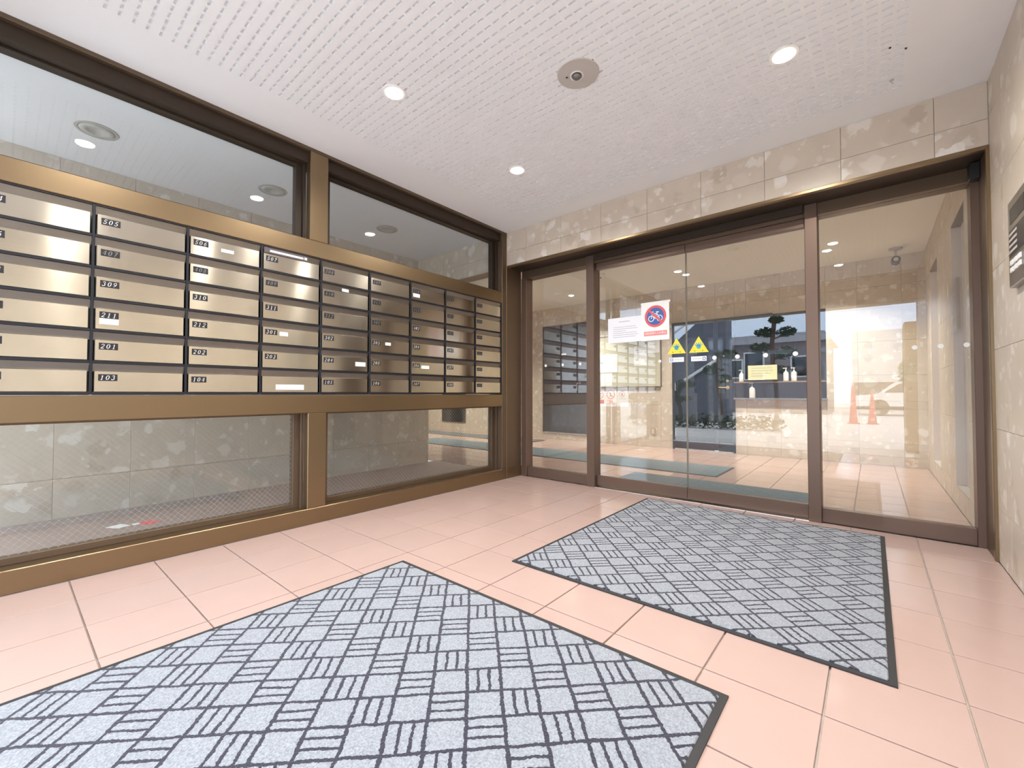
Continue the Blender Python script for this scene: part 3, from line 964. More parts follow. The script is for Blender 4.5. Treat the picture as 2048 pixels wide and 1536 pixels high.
mb = MB(); mb.lathe([(0.055, 0), (0.055, -0.018), (0.035, -0.04), (0.006, -0.045)], (0.0, 1.95, ZC), 'Z', 24); mb.build('body', WHITEP, d, True)
mb = MB(); mb.lathe([(0.012, -0.045), (0.010, -0.052)], (0.0, 1.95, ZC), 'Z', 12); mb.build('sensor_tip', BLACKP, d)

d = empty('security_camera', (3.02, 3.12, ZC), 'black security camera hanging from the lobby ceiling corner', 'camera')
mb = MB(); mb.lathe([(0.06, 0), (0.06, -0.015), (0.02, -0.02)], (3.02, 3.12, ZC), 'Z', 20); mb.build('mount_plate', GREYP, d)
mb = MB(); mb.tube((3.02, 3.12, ZC - 0.018), (3.02, 3.12, ZC - 0.11), 0.012, 10); mb.build('stem', GREYP, d)
mb = MB(); mb.lathe([(0.034, -0.07), (0.04, -0.06), (0.04, 0.05), (0.03, 0.06)], (3.02, 3.10, ZC - 0.145), 'Y', 20); mb.build('camera_body', BLACKP, d)
mb = MB(); mb.lathe([(0.022, -0.078), (0.022, -0.07)], (3.02, 3.10, ZC - 0.145), 'Y', 16); mb.build('lens', CHROME, d)

# ------------------------------------------------------------------ lobby back wall furniture
d = empty('door_3', (-1.56, YB, 0.11), 'dark mauve service door behind the left glass pane', 'door', kind='structure')
box('door_leaf', (-2.03, -1.095), (YB - 0.012, YB + 0.03), (0.125, 2.115), DARKDOOR, d, 0.002)
box('frame_side', (-2.045, -2.031), (YB - 0.016, YB + 0.04), (0.11, 2.13), FRAME_D, d, 0.001)
box('frame_side', (-1.094, -1.08), (YB - 0.016, YB + 0.04), (0.11, 2.13), FRAME_D, d, 0.001)
box('frame_top', (-2.031, -1.094), (YB - 0.016, YB + 0.04), (2.116, 2.13), FRAME_D, d, 0.001)
box('sill', (-2.031, -1.094), (YB - 0.016, YB + 0.04), (0.11, 0.124), CHROME, d, 0.001)
for z in (0.42, 1.75): box('hinge', (-2.055, -2.034), (YB - 0.026, YB - 0.0165), (z - 0.06, z + 0.06), CHROME, d)
h = box('handle_rose', (-1.235, -1.195), (YB - 0.028, YB - 0.012), (1.02, 1.06), CHROME, d, 0.004)
mb = MB(); mb.tube((-1.215, YB - 0.03, 1.04), (-1.215, YB - 0.06, 1.04), 0.009, 8); mb.tube((-1.215, YB - 0.06, 1.04), (-1.255, YB - 0.06, 1.03), 0.010, 8); mb.tube((-1.255, YB - 0.06, 1.035), (-1.262, YB - 0.06, 0.90), 0.009, 8)
mb.build('handle', CHROME, h)
box('keyhole_plate', (-1.228, -1.206), (YB - 0.018, YB - 0.0125), (1.13, 1.16), CHROME, d)
for x in (-1.60, -1.565, -1.53): box('door_number', (x - 0.013, x + 0.013), (YB - 0.0145, YB - 0.0122), (1.56, 1.59), PAPER, d, 0)

d = empty('door_4', (-4.58, YB, 0.19), 'dark door far left in the lobby, seen through the lower window', 'door', kind='structure')
box('door_leaf', (-4.965, -4.195), (YB - 0.01, YB + 0.03), (0.205, 2.115), DARKGLASS, d, 0.002)
box('frame_side', (-4.98, -4.966), (YB - 0.016, YB + 0.04), (0.19, 2.13), FRAME_D, d, 0.001)
box('frame_side', (-4.194, -4.18), (YB - 0.016, YB + 0.04), (0.19, 2.13), FRAME_D, d, 0.001)
box('frame_bottom', (-4.966, -4.194), (YB - 0.016, YB + 0.04), (0.19, 0.204), FRAME_D, d, 0.001)

d = empty('door_5', (0.87, YB, 0), 'dark navy glass door in the lobby back wall', 'door', kind='structure')
box('frame_side', (0.43, 0.465), (YB - 0.02, YB + 0.05), (0.0, 1.90), NAVY, d, 0.002)
box('mullion', (1.030, 1.082), (YB - 0.024, YB + 0.05), (0.02, 1.90), NAVY, d, 0.002)
box('frame_side', (1.285, 1.31), (YB - 0.02, YB + 0.05), (0.0, 1.90), NAVY, d, 0.002)
box('header_rail', (0.43, 1.785), (YB - 0.03, YB + 0.05), (1.90, 1.935), NAVY, d, 0.002)
box('threshold', (0.465, 1.285), (YB - 0.02, YB + 0.05), (0.0, 0.014), CHROME, d, 0.001)
for a, b in ((0.466, 1.029), (1.083, 1.284)):
    box('bottom_rail', (a, b), (YB - 0.012, YB + 0.03), (0.015, 0.13), NAVY, d, 0.001)
    box('glass_pane', (a, b), (YB - 0.002, YB + 0.008), (0.131, 1.899), DARKGLASS, d, 0)
for z in (0.25, 0.95): box('hinge', (0.468, 0.482), (YB - 0.022, YB - 0.003), (z - 0.06, z + 0.06), CHROME, d)
h = disc('handle_rose', (1.215, YB - 0.003, 0.935), 0.026, 0.010, BRASS, d)
mb = MB(); mb.tube((1.215, YB - 0.012, 0.935), (1.215, YB - 0.05, 0.935), 0.009, 8); mb.tube((1.22, YB - 0.05, 0.935), (1.105, YB - 0.05, 0.935), 0.010, 8); mb.build('handle', BRASS, h)
disc('cylinder_lock', (1.215, YB - 0.003, 1.03), 0.020, 0.012, BRASS, d)

d = empty('window_7', (1.83, YB, 0.76), 'dark office window with a ledge to the right of the navy door', 'window', kind='structure')
box('glass_pane', (1.31, 2.36), (YB + 0.02, YB + 0.03), (0.785, 1.93), DARKGLASS, d, 0)
box('ledge', (1.30, 2.37), (YB - 0.05, YB + 0.05), (0.760, 0.785), simple('grey_ledge', (0.22, 0.22, 0.23), 0.35), d, 0.003)
box('shelf', (1.312, 2.358), (YB - 0.07, YB + 0.019), (0.995, 1.012), simple('wood_shelf', (0.30, 0.21, 0.14), 0.4), d, 0.002)


def bottle(x, y, z, label, s=1.0):
    b = empty('pump_bottle', (x, y, z), label, 'bottle')
    mb = MB(); mb.lathe([(0.001, 0), (0.030 * s, 0.0), (0.032 * s, 0.01), (0.032 * s, 0.10 * s), (0.026 * s, 0.125 * s), (0.010 * s, 0.135 * s), (0.010 * s, 0.15 * s)], (x, y, z), 'Z', 18); mb.build('body', WHITEP, b, True)
    mb = MB(); mb.tube((x, y, z + 0.15 * s), (x, y, z + 0.175 * s), 0.005, 8); mb.box((x - 0.035 * s, x + 0.012), (y - 0.007, y + 0.007), (z + 0.175 * s, z + 0.186 * s)); mb.build('pump', WHITEP, b)


bottle(1.53, YB - 0.02, 0.785, 'white pump bottle standing on the low ledge of the office window', 1.15)
bottle(1.40, YB - 0.035, 1.012, 'white pump bottle on the shelf left of the yellowish sheet', 0.9)
bottle(1.93, YB - 0.035, 1.012, 'left of two white pump bottles on the shelf near the door post', 0.95)
bottle(2.02, YB - 0.035, 1.012, 'right of two white pump bottles on the shelf near the door post', 0.95)


def sheet(name, x, z, y, mat, label, cat, lines=(), t=0.0015):
    s = empty(name, ((x[0] + x[1]) / 2, y, z[0]), label, cat)
    p = box('paper', x, (y - t, y - 0.0001), z, mat, s, 0)
    if lines:
        mb = MB()
        for (a, b, zz, hh) in lines:
            mb.box((x[0] + a * (x[1] - x[0]), x[0] + b * (x[1] - x[0])), (y - t - 0.0004, y - t - 0.00005), (z[0] + (zz - hh / 2) * (z[1] - z[0]), z[0] + (zz + hh / 2) * (z[1] - z[0])))
        mb.build('printed_lines', INK, p)
    return s


sheet('paper_notice', (1.492, 1.838), (1.035, 1.232), YB - 0.085, PAPER_Y, 'yellowish sheet hung on the office window', 'notice',
      [(.12, .85, .80, .03), (.12, .88, .62, .03), (.12, .80, .44, .03), (.12, .6, .26, .03)])
# notice board
d = empty('notice_board', (-0.34, YB, 0.955), 'large cream glazed notice board with a thin dark edge', 'board')
box('panel', (-0.95, 0.25), (YB - 0.022, YB - 0.0005), (0.962, 1.815), BOARD, d, 0.001)
box('edge_right', (0.25, 0.262), (YB - 0.03, YB - 0.0005), (0.955, 1.825), FRAME_D, d, 0.001)
box('edge_left', (-0.962, -0.95), (YB - 0.03, YB - 0.0005), (0.955, 1.825), FRAME_D, d, 0.001)
box('edge_bottom', (-0.95, 0.25), (YB - 0.03, YB - 0.0005), (0.950, 0.962), FRAME_D, d, 0.001)
box('edge_top', (-0.95, 0.25), (YB - 0.03, YB - 0.0005), (1.815, 1.825), FRAME_D, d, 0.001)
f = sheet('framed_notice', (-0.893, -0.478), (1.203, 1.515), YB - 0.022, PAPER, 'white framed notice on the cream board behind the left post', 'notice', t=0.006)
box('inner_sheet', (-0.845, -0.525), (YB - 0.0295, YB - 0.0282), (1.26, 1.455), PAPER_B, f, 0)
box('photo_print', (-0.80, -0.76), (YB - 0.0305, YB - 0.0297), (1.355, 1.385), INK, f, 0)
sheet('paper_notice', (-0.80, -0.585), (0.98, 1.199), YB - 0.022, PAPER, 'blank white sheet pinned under the framed notice', 'notice')
sheet('paper_notice', (-0.19, 0.03), (1.30, 1.62), YB - 0.022, PAPER, 'white sheet pinned on the board below the bicycle poster', 'notice', [(.2, .8, .8, .02), (.2, .7, .7, .02)])
sheet('paper_notice', (0.035, 0.235), (1.50, 1.69), YB - 0.022, PAPER, 'small white sheet in the upper right of the cream board', 'notice', [(.2, .8, .7, .03)])
for k, (x0, x1, lab) in enumerate(((-0.926, -0.735, 'white prohibition notice with a red band, left of the three under the board'),
                                   (-0.730, -0.515, 'white prohibition notice with a walking figure, middle of the three under the board'),
                                   (-0.510, -0.302, 'white prohibition notice with a small hand sign, right of the three under the board'))):
    s = sheet('prohibition_notice', (x0, x1), (0.626, 0.952), YB, PAPER, lab, 'notice')
    y = YB - 0.0016
    xc = (x0 + x1) / 2 - (0.01 if k == 2 else 0)
    r_ = (0.070, 0.078, 0.050)[k]
    zc = (0.825, 0.83, 0.835)[k]
    ring = disc('red_ring', (xc, y, zc), r_, 0.0006, PINKRED, s, r_in=r_ * 0.84)
    a = r_ * 0.62
    flat_poly('red_slash', [(xc - a, zc + a * .9), (xc - a * .85, zc + a), (xc + a, zc - a * .9), (xc + a * .85, zc - a)], y, 0.0006, PINKRED, s)
    fy = y
    if k == 0:
        flat_poly('pictogram', [(xc - .035, zc + .03), (xc + .035, zc + .03), (xc + .04, zc + .005), (xc + .01, zc + .012), (xc, zc - .015), (xc - .012, zc + .012), (xc - .04, zc + .008)], fy, 0.0004, INK, s)
        b_ = box('red_band', (x0 + 0.014, x1 - 0.016), (y - 0.0006, y), (0.67, 0.74), PINKRED, s, 0)
    if k == 1:
        mb = MB(); mb.lathe([(0.008, -0.0004), (0.008, 0)], (xc - 0.008, fy, zc + 0.04), 'Y', 12)
        mb.box((xc - .016, xc + .002), (fy - .0004, fy), (zc - .01, zc + .03))
        mb.quad((xc - .016, fy - .0004, zc - .01), (xc - .006, fy - .0004, zc - .01), (xc - .018, fy - .0004, zc - .045), (xc - .028, fy - .0004, zc - .045))
        mb.quad((xc - .006, fy - .0004, zc - .01), (xc + .004, fy - .0004, zc - .01), (xc + .022, fy - .0004, zc - .043), (xc + .012, fy - .0004, zc - .043))
        mb.build('pictogram', INK, s)
        mb = MB(); mb.box((xc - .07, xc + .03), (y - .0005, y), (0.725, 0.735)); mb.box((xc - .03, xc + .04), (y - .0005, y), (0.695, 0.712)); mb.box((xc - .065, xc + .075), (y - .0005, y), (0.670, 0.677)); mb.build('printed_lines', PINKRED, s)
    if k == 2:
        mb = MB()
        mb.box((xc - .015, xc + .015), (fy - .0004, fy), (zc - .02, zc + .008))
        for q in range(4): mb.box((xc - .015 + q * .008, xc - .010 + q * .008), (fy - .0004, fy), (zc + .008, zc + .022 + .004 * (q in (1, 2))))
        mb.build('pictogram', INK, s)
        mb = MB(); mb.box((xc - .055, xc + .075), (y - .0005, y), (0.755, 0.762)); mb.build('printed_lines', INK, s)
d = empty('wall_outlet', (0.115, YB, 0.188), 'beige wall outlet low on the lobby back wall', 'outlet')
box('cover_plate', (0.079, 0.151), (YB - 0.008, YB), (0.188, 0.304), simple('beige_plastic', (0.50, 0.44, 0.36), 0.4), d, 0.002)
box('socket', (0.097, 0.133), (YB - 0.010, YB - 0.008), (0.21, 0.282), simple('pale_socket', (0.72, 0.66, 0.55), 0.4), d, 0.001)
d = empty('wall_button', (-2.33, YB, 1.09), 'small dark button on the lobby wall left of the service door', 'button')
box('button_base', (-2.35, -2.31), (YB - 0.012, YB), (1.07, 1.11), BLACKP, d, 0.003)
disc('button_cap', (-2.33, YB - 0.012, 1.09), 0.010, 0.005, GREYP, d)

# lobby mats
def lobby_mat(x, y, mat, label):
    m = empty('lobby_mat', (sum(x) / 2, sum(y) / 2, 0), label, 'mat', 'plain mats on the lobby floor')
    box('carpet', (x[0] + .015, x[1] - .015), (y[0] + .015, y[1] - .015), (0.0005, 0.008), mat, m, 0.002)
    mb = MB()
    for (a0, a1, c0, c1) in ((x[0], x[1], y[0], y[0] + .015), (x[0], x[1], y[1] - .015, y[1]), (x[0], x[0] + .015, y[0] + .015, y[1] - .015), (x[1] - .015, x[1], y[0] + .015, y[1] - .015)):
        mb.box((a0, a1), (c0, c1), (0.0003, 0.004))
    mb.build('edging', RUBBER, m)


lobby_mat((0.83, 2.45), (0.50, 1.16), MAT_BLUE, 'blue grey mat right behind the glass sliding doors')
lobby_mat((-3.6, 1.585), (1.42, 2.14), MAT_BLUE, 'long blue grey runner across the lobby floor')
lobby_mat((-5.4, -1.74), (2.62, 3.10), MAT_GREY, 'dark grey runner in front of the service door')

# ------------------------------------------------------------------ things stuck on the entrance glass
GF = GY - 0.0042
sheet('paper_notice', (0.975, 1.290), (1.300, 1.522), GF, PAPER_B, 'plain printed white sheet taped to the left glass door', 'notice',
      [(.34, .66, .83, .025), (.18, .84, .62, .018), (.16, .88, .54, .018), (.16, .55, .46, .018), (.16, .86, .38, .018), (.14, .9, .30, .018), (.16, .84, .22, .018)])
s = empty('bicycle_poster', (1.412, GF, 1.296), 'white poster with a red and blue no bicycles sign on the left glass door', 'poster')
box('paper', (1.289, 1.528), (GF - 0.003, GF - 0.0017), (1.296, 1.612), PAPER, s, 0)
box('top_fold', (1.287, 1.538), (GF - 0.0045, GF - 0.0031), (1.604, 1.622), PAPER, s, 0)
y = GF - 0.0031
xc, zc = 1.412, 1.498
disc('blue_disc', (xc, y, zc), 0.078, 0.0004, BLUE, s)
disc('red_ring', (xc, y, zc), 0.092, 0.0008, RED, s, r_in=0.073, seg=40)
y2 = y - 0.0005


def bike():
    mb = MB()
    def bar(a, b, w=0.006):
        d = Vector((b[0] - a[0], b[1] - a[1])); d.normalize(); n = Vector((-d.y, d.x)) * w / 2
        mb.quad((a[0] + n.x, y2, a[1] + n.y), (b[0] + n.x, y2, b[1] + n.y), (b[0] - n.x, y2, b[1] - n.y), (a[0] - n.x, y2, a[1] - n.y))
    for wx in (xc - 0.036, xc + 0.036):
        n0 = len(mb.v)
        for i in range(20):
            t = 2 * PI * i / 20
            for r in (0.026, 0.020):
                mb.v.append((wx + r * math.cos(t), y2, zc - 0.018 + r * math.sin(t)))
        for i in range(20):
            j = (i + 1) % 20
            mb.f.append((n0 + 2 * i, n0 + 2 * j, n0 + 2 * j + 1, n0 + 2 * i + 1))
    h, p_, q, r = (xc - 0.036, zc - 0.018), (xc + 0.036, zc - 0.018), (xc - 0.004, zc - 0.020), (xc - 0.020, zc + 0.022)
    st = (xc + 0.014, zc + 0.022)
    bar(h, (r[0] - 0.004, r[1] + 0.014)); bar(r, q); bar(r, st); bar(q, (st[0] + 0.004, st[1] + 0.012)); bar(q, p_); bar(p_, st)
    bar((st[0] - 0.008, st[1] + 0.013), (st[0] + 0.016, st[1] + 0.013), 0.008); bar((r[0] - 0.014, r[1] + 0.016), (r[0] + 0.006, r[1] + 0.016), 0.006)
    return mb


bike().build('bicycle_symbol', PAPER, s)
a = 0.055
flat_poly('red_slash', [(xc - a - .006, zc + a - .006), (xc - a + .006, zc + a + .006), (xc + a + .006, zc - a + .006), (xc + a - .006, zc - a - .006)], y2 - 0.0001, 0.0003, RED, s)
band = box('red_band', (1.312, 1.510), (y - 0.0005, y), (1.336, 1.374), PINKRED, s, 0)
text_mesh('自転車乗り入れ禁止', 0.022, PAPER, (1.411, y - 0.0009, 1.355), band, width=0.180)
mb = MB(); mb.box((1.345, 1.475), (y - 0.0004, y), (1.314, 1.321)); mb.build('printed_line', PAPER_B, s)


def warn(x, z, label, arrow_side):
    s = empty('warning_sticker', (x, GF, z), label, 'sticker')
    flat_poly('yellow_triangle', [(x - 0.074, z), (x + 0.074, z), (x, z + 0.128)], GF, 0.001, YELLOW, s)
    yy = GF - 0.0011
    mb = MB()
    mb.lathe([(0.017, -0.0004), (0.017, 0)], (x, yy, z + 0.046), 'Y', 16)
    for k in range(5):
        t = math.radians(150 - 30 * k)
        c0 = (x + 0.014 * math.cos(t), z + 0.046 + 0.014 * math.sin(t)); c1 = (x + 0.036 * math.cos(t), z + 0.046 + 0.036 * math.sin(t))
        n = (-math.sin(t) * 0.0038, math.cos(t) * 0.0038)
        mb.quad((c0[0] + n[0], yy - .0004, c0[1] + n[1]), (c1[0] + n[0] * .7, yy - .0004, c1[1] + n[1] * .7), (c1[0] - n[0] * .7, yy - .0004, c1[1] - n[1] * .7), (c0[0] - n[0], yy - .0004, c0[1] - n[1]))
    mb.build('hand_symbol', CYAN, s)
    for q in (-1, 1): disc('dot', (x + q * 0.030, yy, z + 0.014), 0.006, 0.0003, simple('ochre_print', (0.55, 0.38, 0.04), .6), s, seg=12)
    l = empty('direction_label', (x, GF, z - 0.07), 'white strip sticker with a blue arrow under the %s yellow triangle' % ('left' if arrow_side < 0 else 'right'), 'sticker')
    box('strip', (x - 0.058, x + 0.058), (GF - 0.001, GF), (z - 0.068, z - 0.030), PAPER, l, 0)
    ax = x + arrow_side * 0.040
    mb = MB(); mb.lathe([(0.013, -0.0004), (0.013, 0), (0.008, 0), (0.008, -0.0004), (0.013, -0.0004)], (ax, yy, z - 0.049), 'Y', 16, cap=False); mb.build('blue_arrow', BLUE, l)
    mb = MB(); mb.box((x - arrow_side * .046, x + arrow_side * .018), (yy - .0004, yy), (z - .051, z - .047)); mb.build('printed_line', INK, l)


warn(1.585, 1.172, 'yellow triangle hand sticker on the left door leaf', -1)
warn(1.757, 1.172, 'yellow triangle hand sticker on the right door leaf', 1)
for xs, zz, rr_, where in (((0.281, 0.485, 0.682), 1.129, 0.014, 'narrow fixed pane'), ((1.258, 1.446), 1.118, 0.012, 'left door leaf'),
                           ((1.872, 2.032, 2.215, 2.395), 1.124, 0.016, 'right door leaf'), ((2.588, 2.803, 2.997, 3.108, 3.213), 1.126, 0.013, 'wide fixed pane')):
    for k, x in enumerate(xs):
        o = disc('glass_dot', (x, GF, zz), rr_, 0.0008, WHITEP, None, seg=20)
        place = 'leftmost' if k == 0 else 'rightmost' if k == len(xs) - 1 else ('', 'second', 'third', 'fourth')[k] + ' from the left'
        tag(o, 'white round dot sticker, %s on the %s' % (place, where), 'sticker', 'white dots on the %s' % where)

# ------------------------------------------------------------------ intercom on the right wall
IX = W
d = empty('intercom_panel', (IX, -0.63, 1.30), 'grey metal intercom panel with rows of buttons on the right wall', 'intercom')
box('face_plate', (IX - 0.022, IX), (-0.79, -0.475), (1.298, 1.664), simple('grey_intercom_metal', (0.30, 0.28, 0.26), 0.3, 0.8), d, 0.004)
box('display', (IX - 0.024, IX - 0.0222), (-0.74, -0.515), (1.56, 1.625), BLACKP, d, 0.001)
box('speaker_panel', (IX - 0.024, IX - 0.0222), (-0.74, -0.50), (1.425, 1.535), BLACKP, d, 0.001)
for k in range(4): box('speaker_slot', (IX - 0.0258, IX - 0.0242), (-0.63, -0.51), (1.438 + k * 0.024, 1.449 + k * 0.024), GREYP, d, 0.0005)
for r in range(2):
    for c in range(3): box('button', (IX - 0.028, IX - 0.0222), (-0.565 - c * 0.06, -0.525 - c * 0.06), (1.355 + r * 0.030, 1.376 + r * 0.030), WHITEP, d, 0.001)

# ------------------------------------------------------------------ scraps on the passage floor
o = from_data('paper_scrap', [(-0.955, -2.735, 0.001), (-0.87, -2.70, 0.0015), (-0.845, -2.765, 0.001), (-0.925, -2.815, 0.002),
                              (-0.955, -2.735, 0.0002), (-0.87, -2.70, 0.0007), (-0.845, -2.765, 0.0002), (-0.925, -2.815, 0.0012)],
              [(3, 2, 1, 0), (4, 5, 6, 7), (0, 1, 5, 4), (1, 2, 6, 5), (2, 3, 7, 6), (3, 0, 4, 7)], PAPER)
tag(o, 'white flyer lying on the passage floor below the mailboxes', 'paper')
o = box('paper_scrap', (-0.90, -0.86), (-2.69, -2.655), (0.0002, 0.0015), PAPER, None, 0)
tag(o, 'tiny white scrap between flyer and red leaflet', 'paper')
o = from_data('leaflet', [(-0.92, -2.60, 0.002), (-0.84, -2.55, 0.001), (-0.80, -2.62, 0.001), (-0.875, -2.67, 0.0015),
                          (-0.92, -2.60, 0.0012), (-0.84, -2.55, 0.0002), (-0.80, -2.62, 0.0002), (-0.875, -2.67, 0.0007)],
              [(3, 2, 1, 0), (4, 5, 6, 7), (0, 1, 5, 4), (1, 2, 6, 5), (2, 3, 7, 6), (3, 0, 4, 7)], RED)
tag(o, 'red leaflet lying on the passage floor below the mailboxes', 'paper')

# ------------------------------------------------------------------ the street, seen mirrored in the glass
CONC = simple('pale_paving', (0.62, 0.61, 0.60), 0.8, noise=0.12, nscale=2)
g = box('ground', (-30, 30), (-45, YF), (-0.25, -0.02), CONC, None, 0)
tag(g, 'pale paving in front of the building, seen only as a reflection', 'ground', kind='structure')
PLANT = simple('dark_pine_green', (0.035, 0.075, 0.035), 0.8, noise=0.4, nscale=20)
PLANT2 = simple('fresh_leaf_green', (0.13, 0.24, 0.05), 0.7, noise=0.4, nscale=20)
BARK = simple('brown_bark', (0.10, 0.065, 0.045), 0.9, noise=0.3, nscale=30)


def leaf_cloud(name, pads, mat, parent, n=160, size=0.05):
    v, f = [], []
    for (px, py, pz, rx, rz) in pads:
        for _ in range(n):
            a, b = random.random() * 2 * PI, random.random() ** .5
            x, y, z = px + rx * b * math.cos(a), py + rx * b * math.sin(a), pz + rz * (random.random() * 2 - 1) * math.sqrt(max(0, 1 - b * b)) + 0
            d = Vector((random.gauss(0, 1), random.gauss(0, 1), random.gauss(0, .7))).normalized() * size
            e = d.orthogonal().normalized() * size * 0.5
            k = len(v)
            v += [(x - d.x, y - d.y, z - d.z), (x + e.x, y + e.y, z + e.z), (x + d.x, y + d.y, z + d.z), (x - e.x, y - e.y, z - e.z)]
            f.append((k, k + 1, k + 2, k + 3))
    o = from_data(name, v, f, mat, parent)
    return o


def pine(x, y, h, label, pads, mat=PLANT):
    t = empty('garden_pine', (x, y, -0.02), label, 'tree', 'clipped garden pines')
    mb = MB()
    pts = [(x + 0.05 * math.sin(k * 1.3), y, -0.02 + h * k / 5) for k in range(6)]
    for a, b in zip(pts[:-1], pts[1:]): mb.tube(a, b, 0.05, 7)
    for (dx, dz, r, q) in pads: mb.tube((x, y, dz - 0.15), (x + dx, y, dz - 0.05), 0.02, 5)
    mb.build('trunk', BARK, t)
    leaf_cloud('foliage', [(x + dx, y, dz, r, q) for dx, dz, r, q in pads], mat, t)


pine(1.03, -8.0, 2.6, 'tall clipped pine mirrored beside the office window', [(-0.28, 1.95, 0.22, 0.14), (0.22, 1.80, 0.25, 0.15), (-0.20, 2.32, 0.2, 0.12), (0.25, 2.3, 0.2, 0.12), (0.0, 1.4, 0.4, 0.12), (0.05, 2.6, 0.15, 0.1)])
pine(-1.2, -8.0, 1.1, 'low clipped pine mirrored in the navy door', [(-0.2, 0.95, 0.25, 0.15), (0.15, 1.1, 0.25, 0.12), (0.0, 0.7, 0.3, 0.1)])
pine(-0.35, -8.6, 1.9, 'clipped pine with pink blossom mirrored next to the door mullion', [(-0.15, 1.5, 0.25, 0.15), (0.2, 1.9, 0.3, 0.12), (0.1, 1.25, 0.2, 0.12)])
bed = empty('hedge', (-0.4, -7.6, -0.02), 'low dark hedge before the pines, mirrored in the glass', 'hedge')
leaf_cloud('foliage', [(-2.2 + 0.4 * k, -7.6, 0.15, 0.3, 0.2) for k in range(9)], PLANT, bed, 120, 0.06)
HW = simple('mauve_render', (0.23, 0.20, 0.21), 0.8, noise=0.06, nscale=3)
hs = empty('house', (-1.0, -18, -0.02), 'grey mauve house with dark windows mirrored in the glass', 'house')
box('wall', (-3.6, 1.4), (-22, -18), (-0.02, 3.05), HW, hs, 0)
mb = MB(); mb.quad((-3.8, -17.7, 3.05), (1.6, -17.7, 3.05), (1.2, -20, 3.7), (-3.4, -20, 3.7)); mb.quad((-3.8, -22.3, 3.05), (-3.4, -20, 3.7), (1.2, -20, 3.7), (1.6, -22.3, 3.05))
mb.quad((-3.8, -17.7, 3.05), (-3.4, -20, 3.7), (-3.8, -22.3, 3.05)); mb.quad((1.6, -17.7, 3.05), (1.6, -22.3, 3.05), (1.2, -20, 3.7)); mb.quad((-3.8, -17.7, 3.05), (-3.8, -22.3, 3.05), (1.6, -22.3, 3.05), (1.6, -17.7, 3.05)); mb.build('roof', simple('grey_roof', (0.20, 0.21, 0.25), 0.7), hs)
for a, b, c, d_ in ((-2.75, -1.75, 1.6, 2.35), (-1.6, -0.9, 1.5, 2.65), (0.2, 0.9, 1.6, 2.4)):
    wdw = box('window_frame', (a - .06, b + .06), (-18.0, -17.93), (c - .06, d_ + .06), WHITEP, hs, 0)
    box('pane', (a, b), (-17.93, -17.90), (c, d_), DARKGLASS, wdw, 0)
st = empty('staircase', (-1.8, -10.2, -0.02), 'grey outdoor staircase wall with pale handrails, mirrored in the glass', 'stairs')
mb = MB()
for q in (-10.9, -10.2):
    pass
A = [(-3.6, -0.02), (-0.55, -0.02), (-0.55, 3.4), (-1.0, 3.4), (-3.6, 1.2)]
v = [(x, -10.2, z) for x, z in A] + [(x, -10.9, z) for x, z in A]
mb.v, mb.f = v, [(0, 1, 2, 3, 4), (9, 8, 7, 6, 5)] + [(i, i + 5, (i + 1) % 5 + 5, (i + 1) % 5) for i in range(5)]
mb.build('side_wall', simple('slate_render', (0.12, 0.13, 0.16), 0.7), st)
mb = MB(); mb.tube((-3.6, -10.12, 1.75), (-1.0, -10.12, 3.55), 0.05, 6); mb.build('handrail', WHITEP, st)
mb = MB(); mb.tube((-3.2, -10.12, 0.35), (-0.6, -10.12, 2.0), 0.05, 6); mb.build('handrail', WHITEP, st)
bd = empty('building', (5.5, -26, -0.02), 'pale building across the street, mirrored in the right pane', 'building')
box('wall', (2.0, 9.0), (-30, -26), (1.45, 4.2), simple('pale_render', (0.70, 0.70, 0.70), 0.8), bd, 0)
box('dark_front', (2.0, 9.0), (-29.5, -26.3), (-0.02, 1.45), simple('dark_shopfront', (0.03, 0.035, 0.05), 0.4), bd, 0)
cn = simple('red_cone', (0.62, 0.03, 0.04), 0.5)
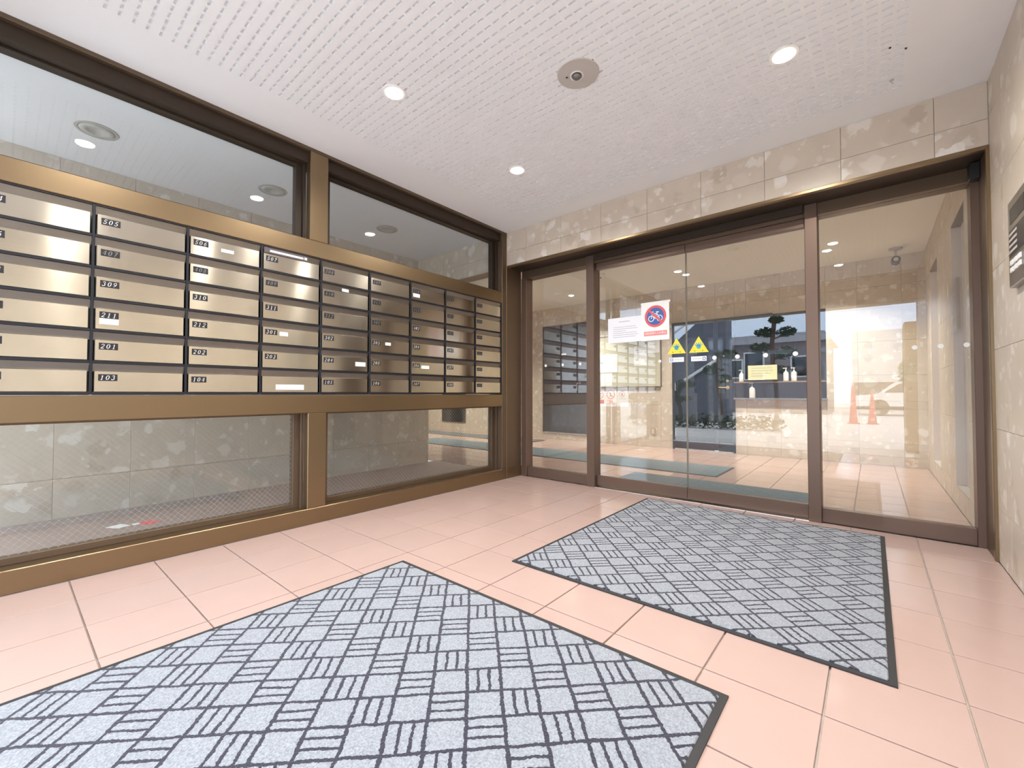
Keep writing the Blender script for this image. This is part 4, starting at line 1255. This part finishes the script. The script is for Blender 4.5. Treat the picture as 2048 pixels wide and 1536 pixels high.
for x, y, lab in ((2.38, -12.0, 'taller red road cone across the forecourt, mirrored in the glass'), (2.80, -12.0, 'shorter red road cone across the forecourt, mirrored in the glass')):
    s = empty('road_cone', (x, y, -0.02), lab, 'cone', 'red road cones')
    hh = 1.2 if x < 2.5 else 0.9
    mb = MB(); mb.lathe([(0.10, 0.03), (0.025, hh)], (x, y, -0.02), 'Z', 14); mb.build('cone_body', cn, s)
    box('foot', (x - .14, x + .14), (y - .14, y + .14), (-0.02, 0.012), cn, s, 0.004)
car = empty('car', (4.2, -19, -0.02), 'white parked car mirrored low in the right pane', 'car')
prof = [(-1.9, .35), (-1.9, .75), (-1.2, .85), (-.7, 1.3), (.8, 1.3), (1.3, .85), (1.9, .75), (1.9, .35)]
n = len(prof)
mb = MB(); mb.v = [(4.2 + a, -18.2, b) for a, b in prof] + [(4.2 + a, -19.8, b) for a, b in prof]
mb.f = [tuple(range(n)), tuple(reversed(range(n, 2 * n)))] + [(i, i + n, (i + 1) % n + n, (i + 1) % n) for i in range(n)]
mb.build('car_body', WHITEP, car)
mb = MB(); mb.quad((3.15, -18.19, .88), (5.3, -18.19, .88), (4.9, -18.19, 1.22), (3.6, -18.19, 1.22)); mb.build('side_window', DARKGLASS, car)
for wx in (3.0, 5.4):
    for wy in (-18.3, -19.75):
        mb = MB(); mb.lathe([(.32, -.1), (.32, .1)], (wx, wy, .30), 'Y', 18); mb.build('wheel', BLACKP, car)
pier = empty('garden_wall', (3.75, -4.9, -0.02), 'tan garden wall beside the street front, mirrored at the right', 'wall')
box('wall_body', (3.17, 3.9), (-5.1, -4.7), (-0.02, 1.9), simple('tan_render', (0.42, 0.27, 0.13), 0.8, noise=0.1), pier, 0.01)
pl = empty('hanging_planter', (3.3, -4.65, 1.02), 'leafy plant trailing from a planter on the tan wall', 'plant')
box('planter', (3.19, 3.50), (-4.695, -4.60), (1.02, 1.15), GREYP, pl, 0.01)
leaf_cloud('foliage', [(3.3, -4.66, 1.3, 0.16, 0.13), (3.2, -4.66, 1.15, 0.1, 0.2)], PLANT2, pl, 150, 0.045)
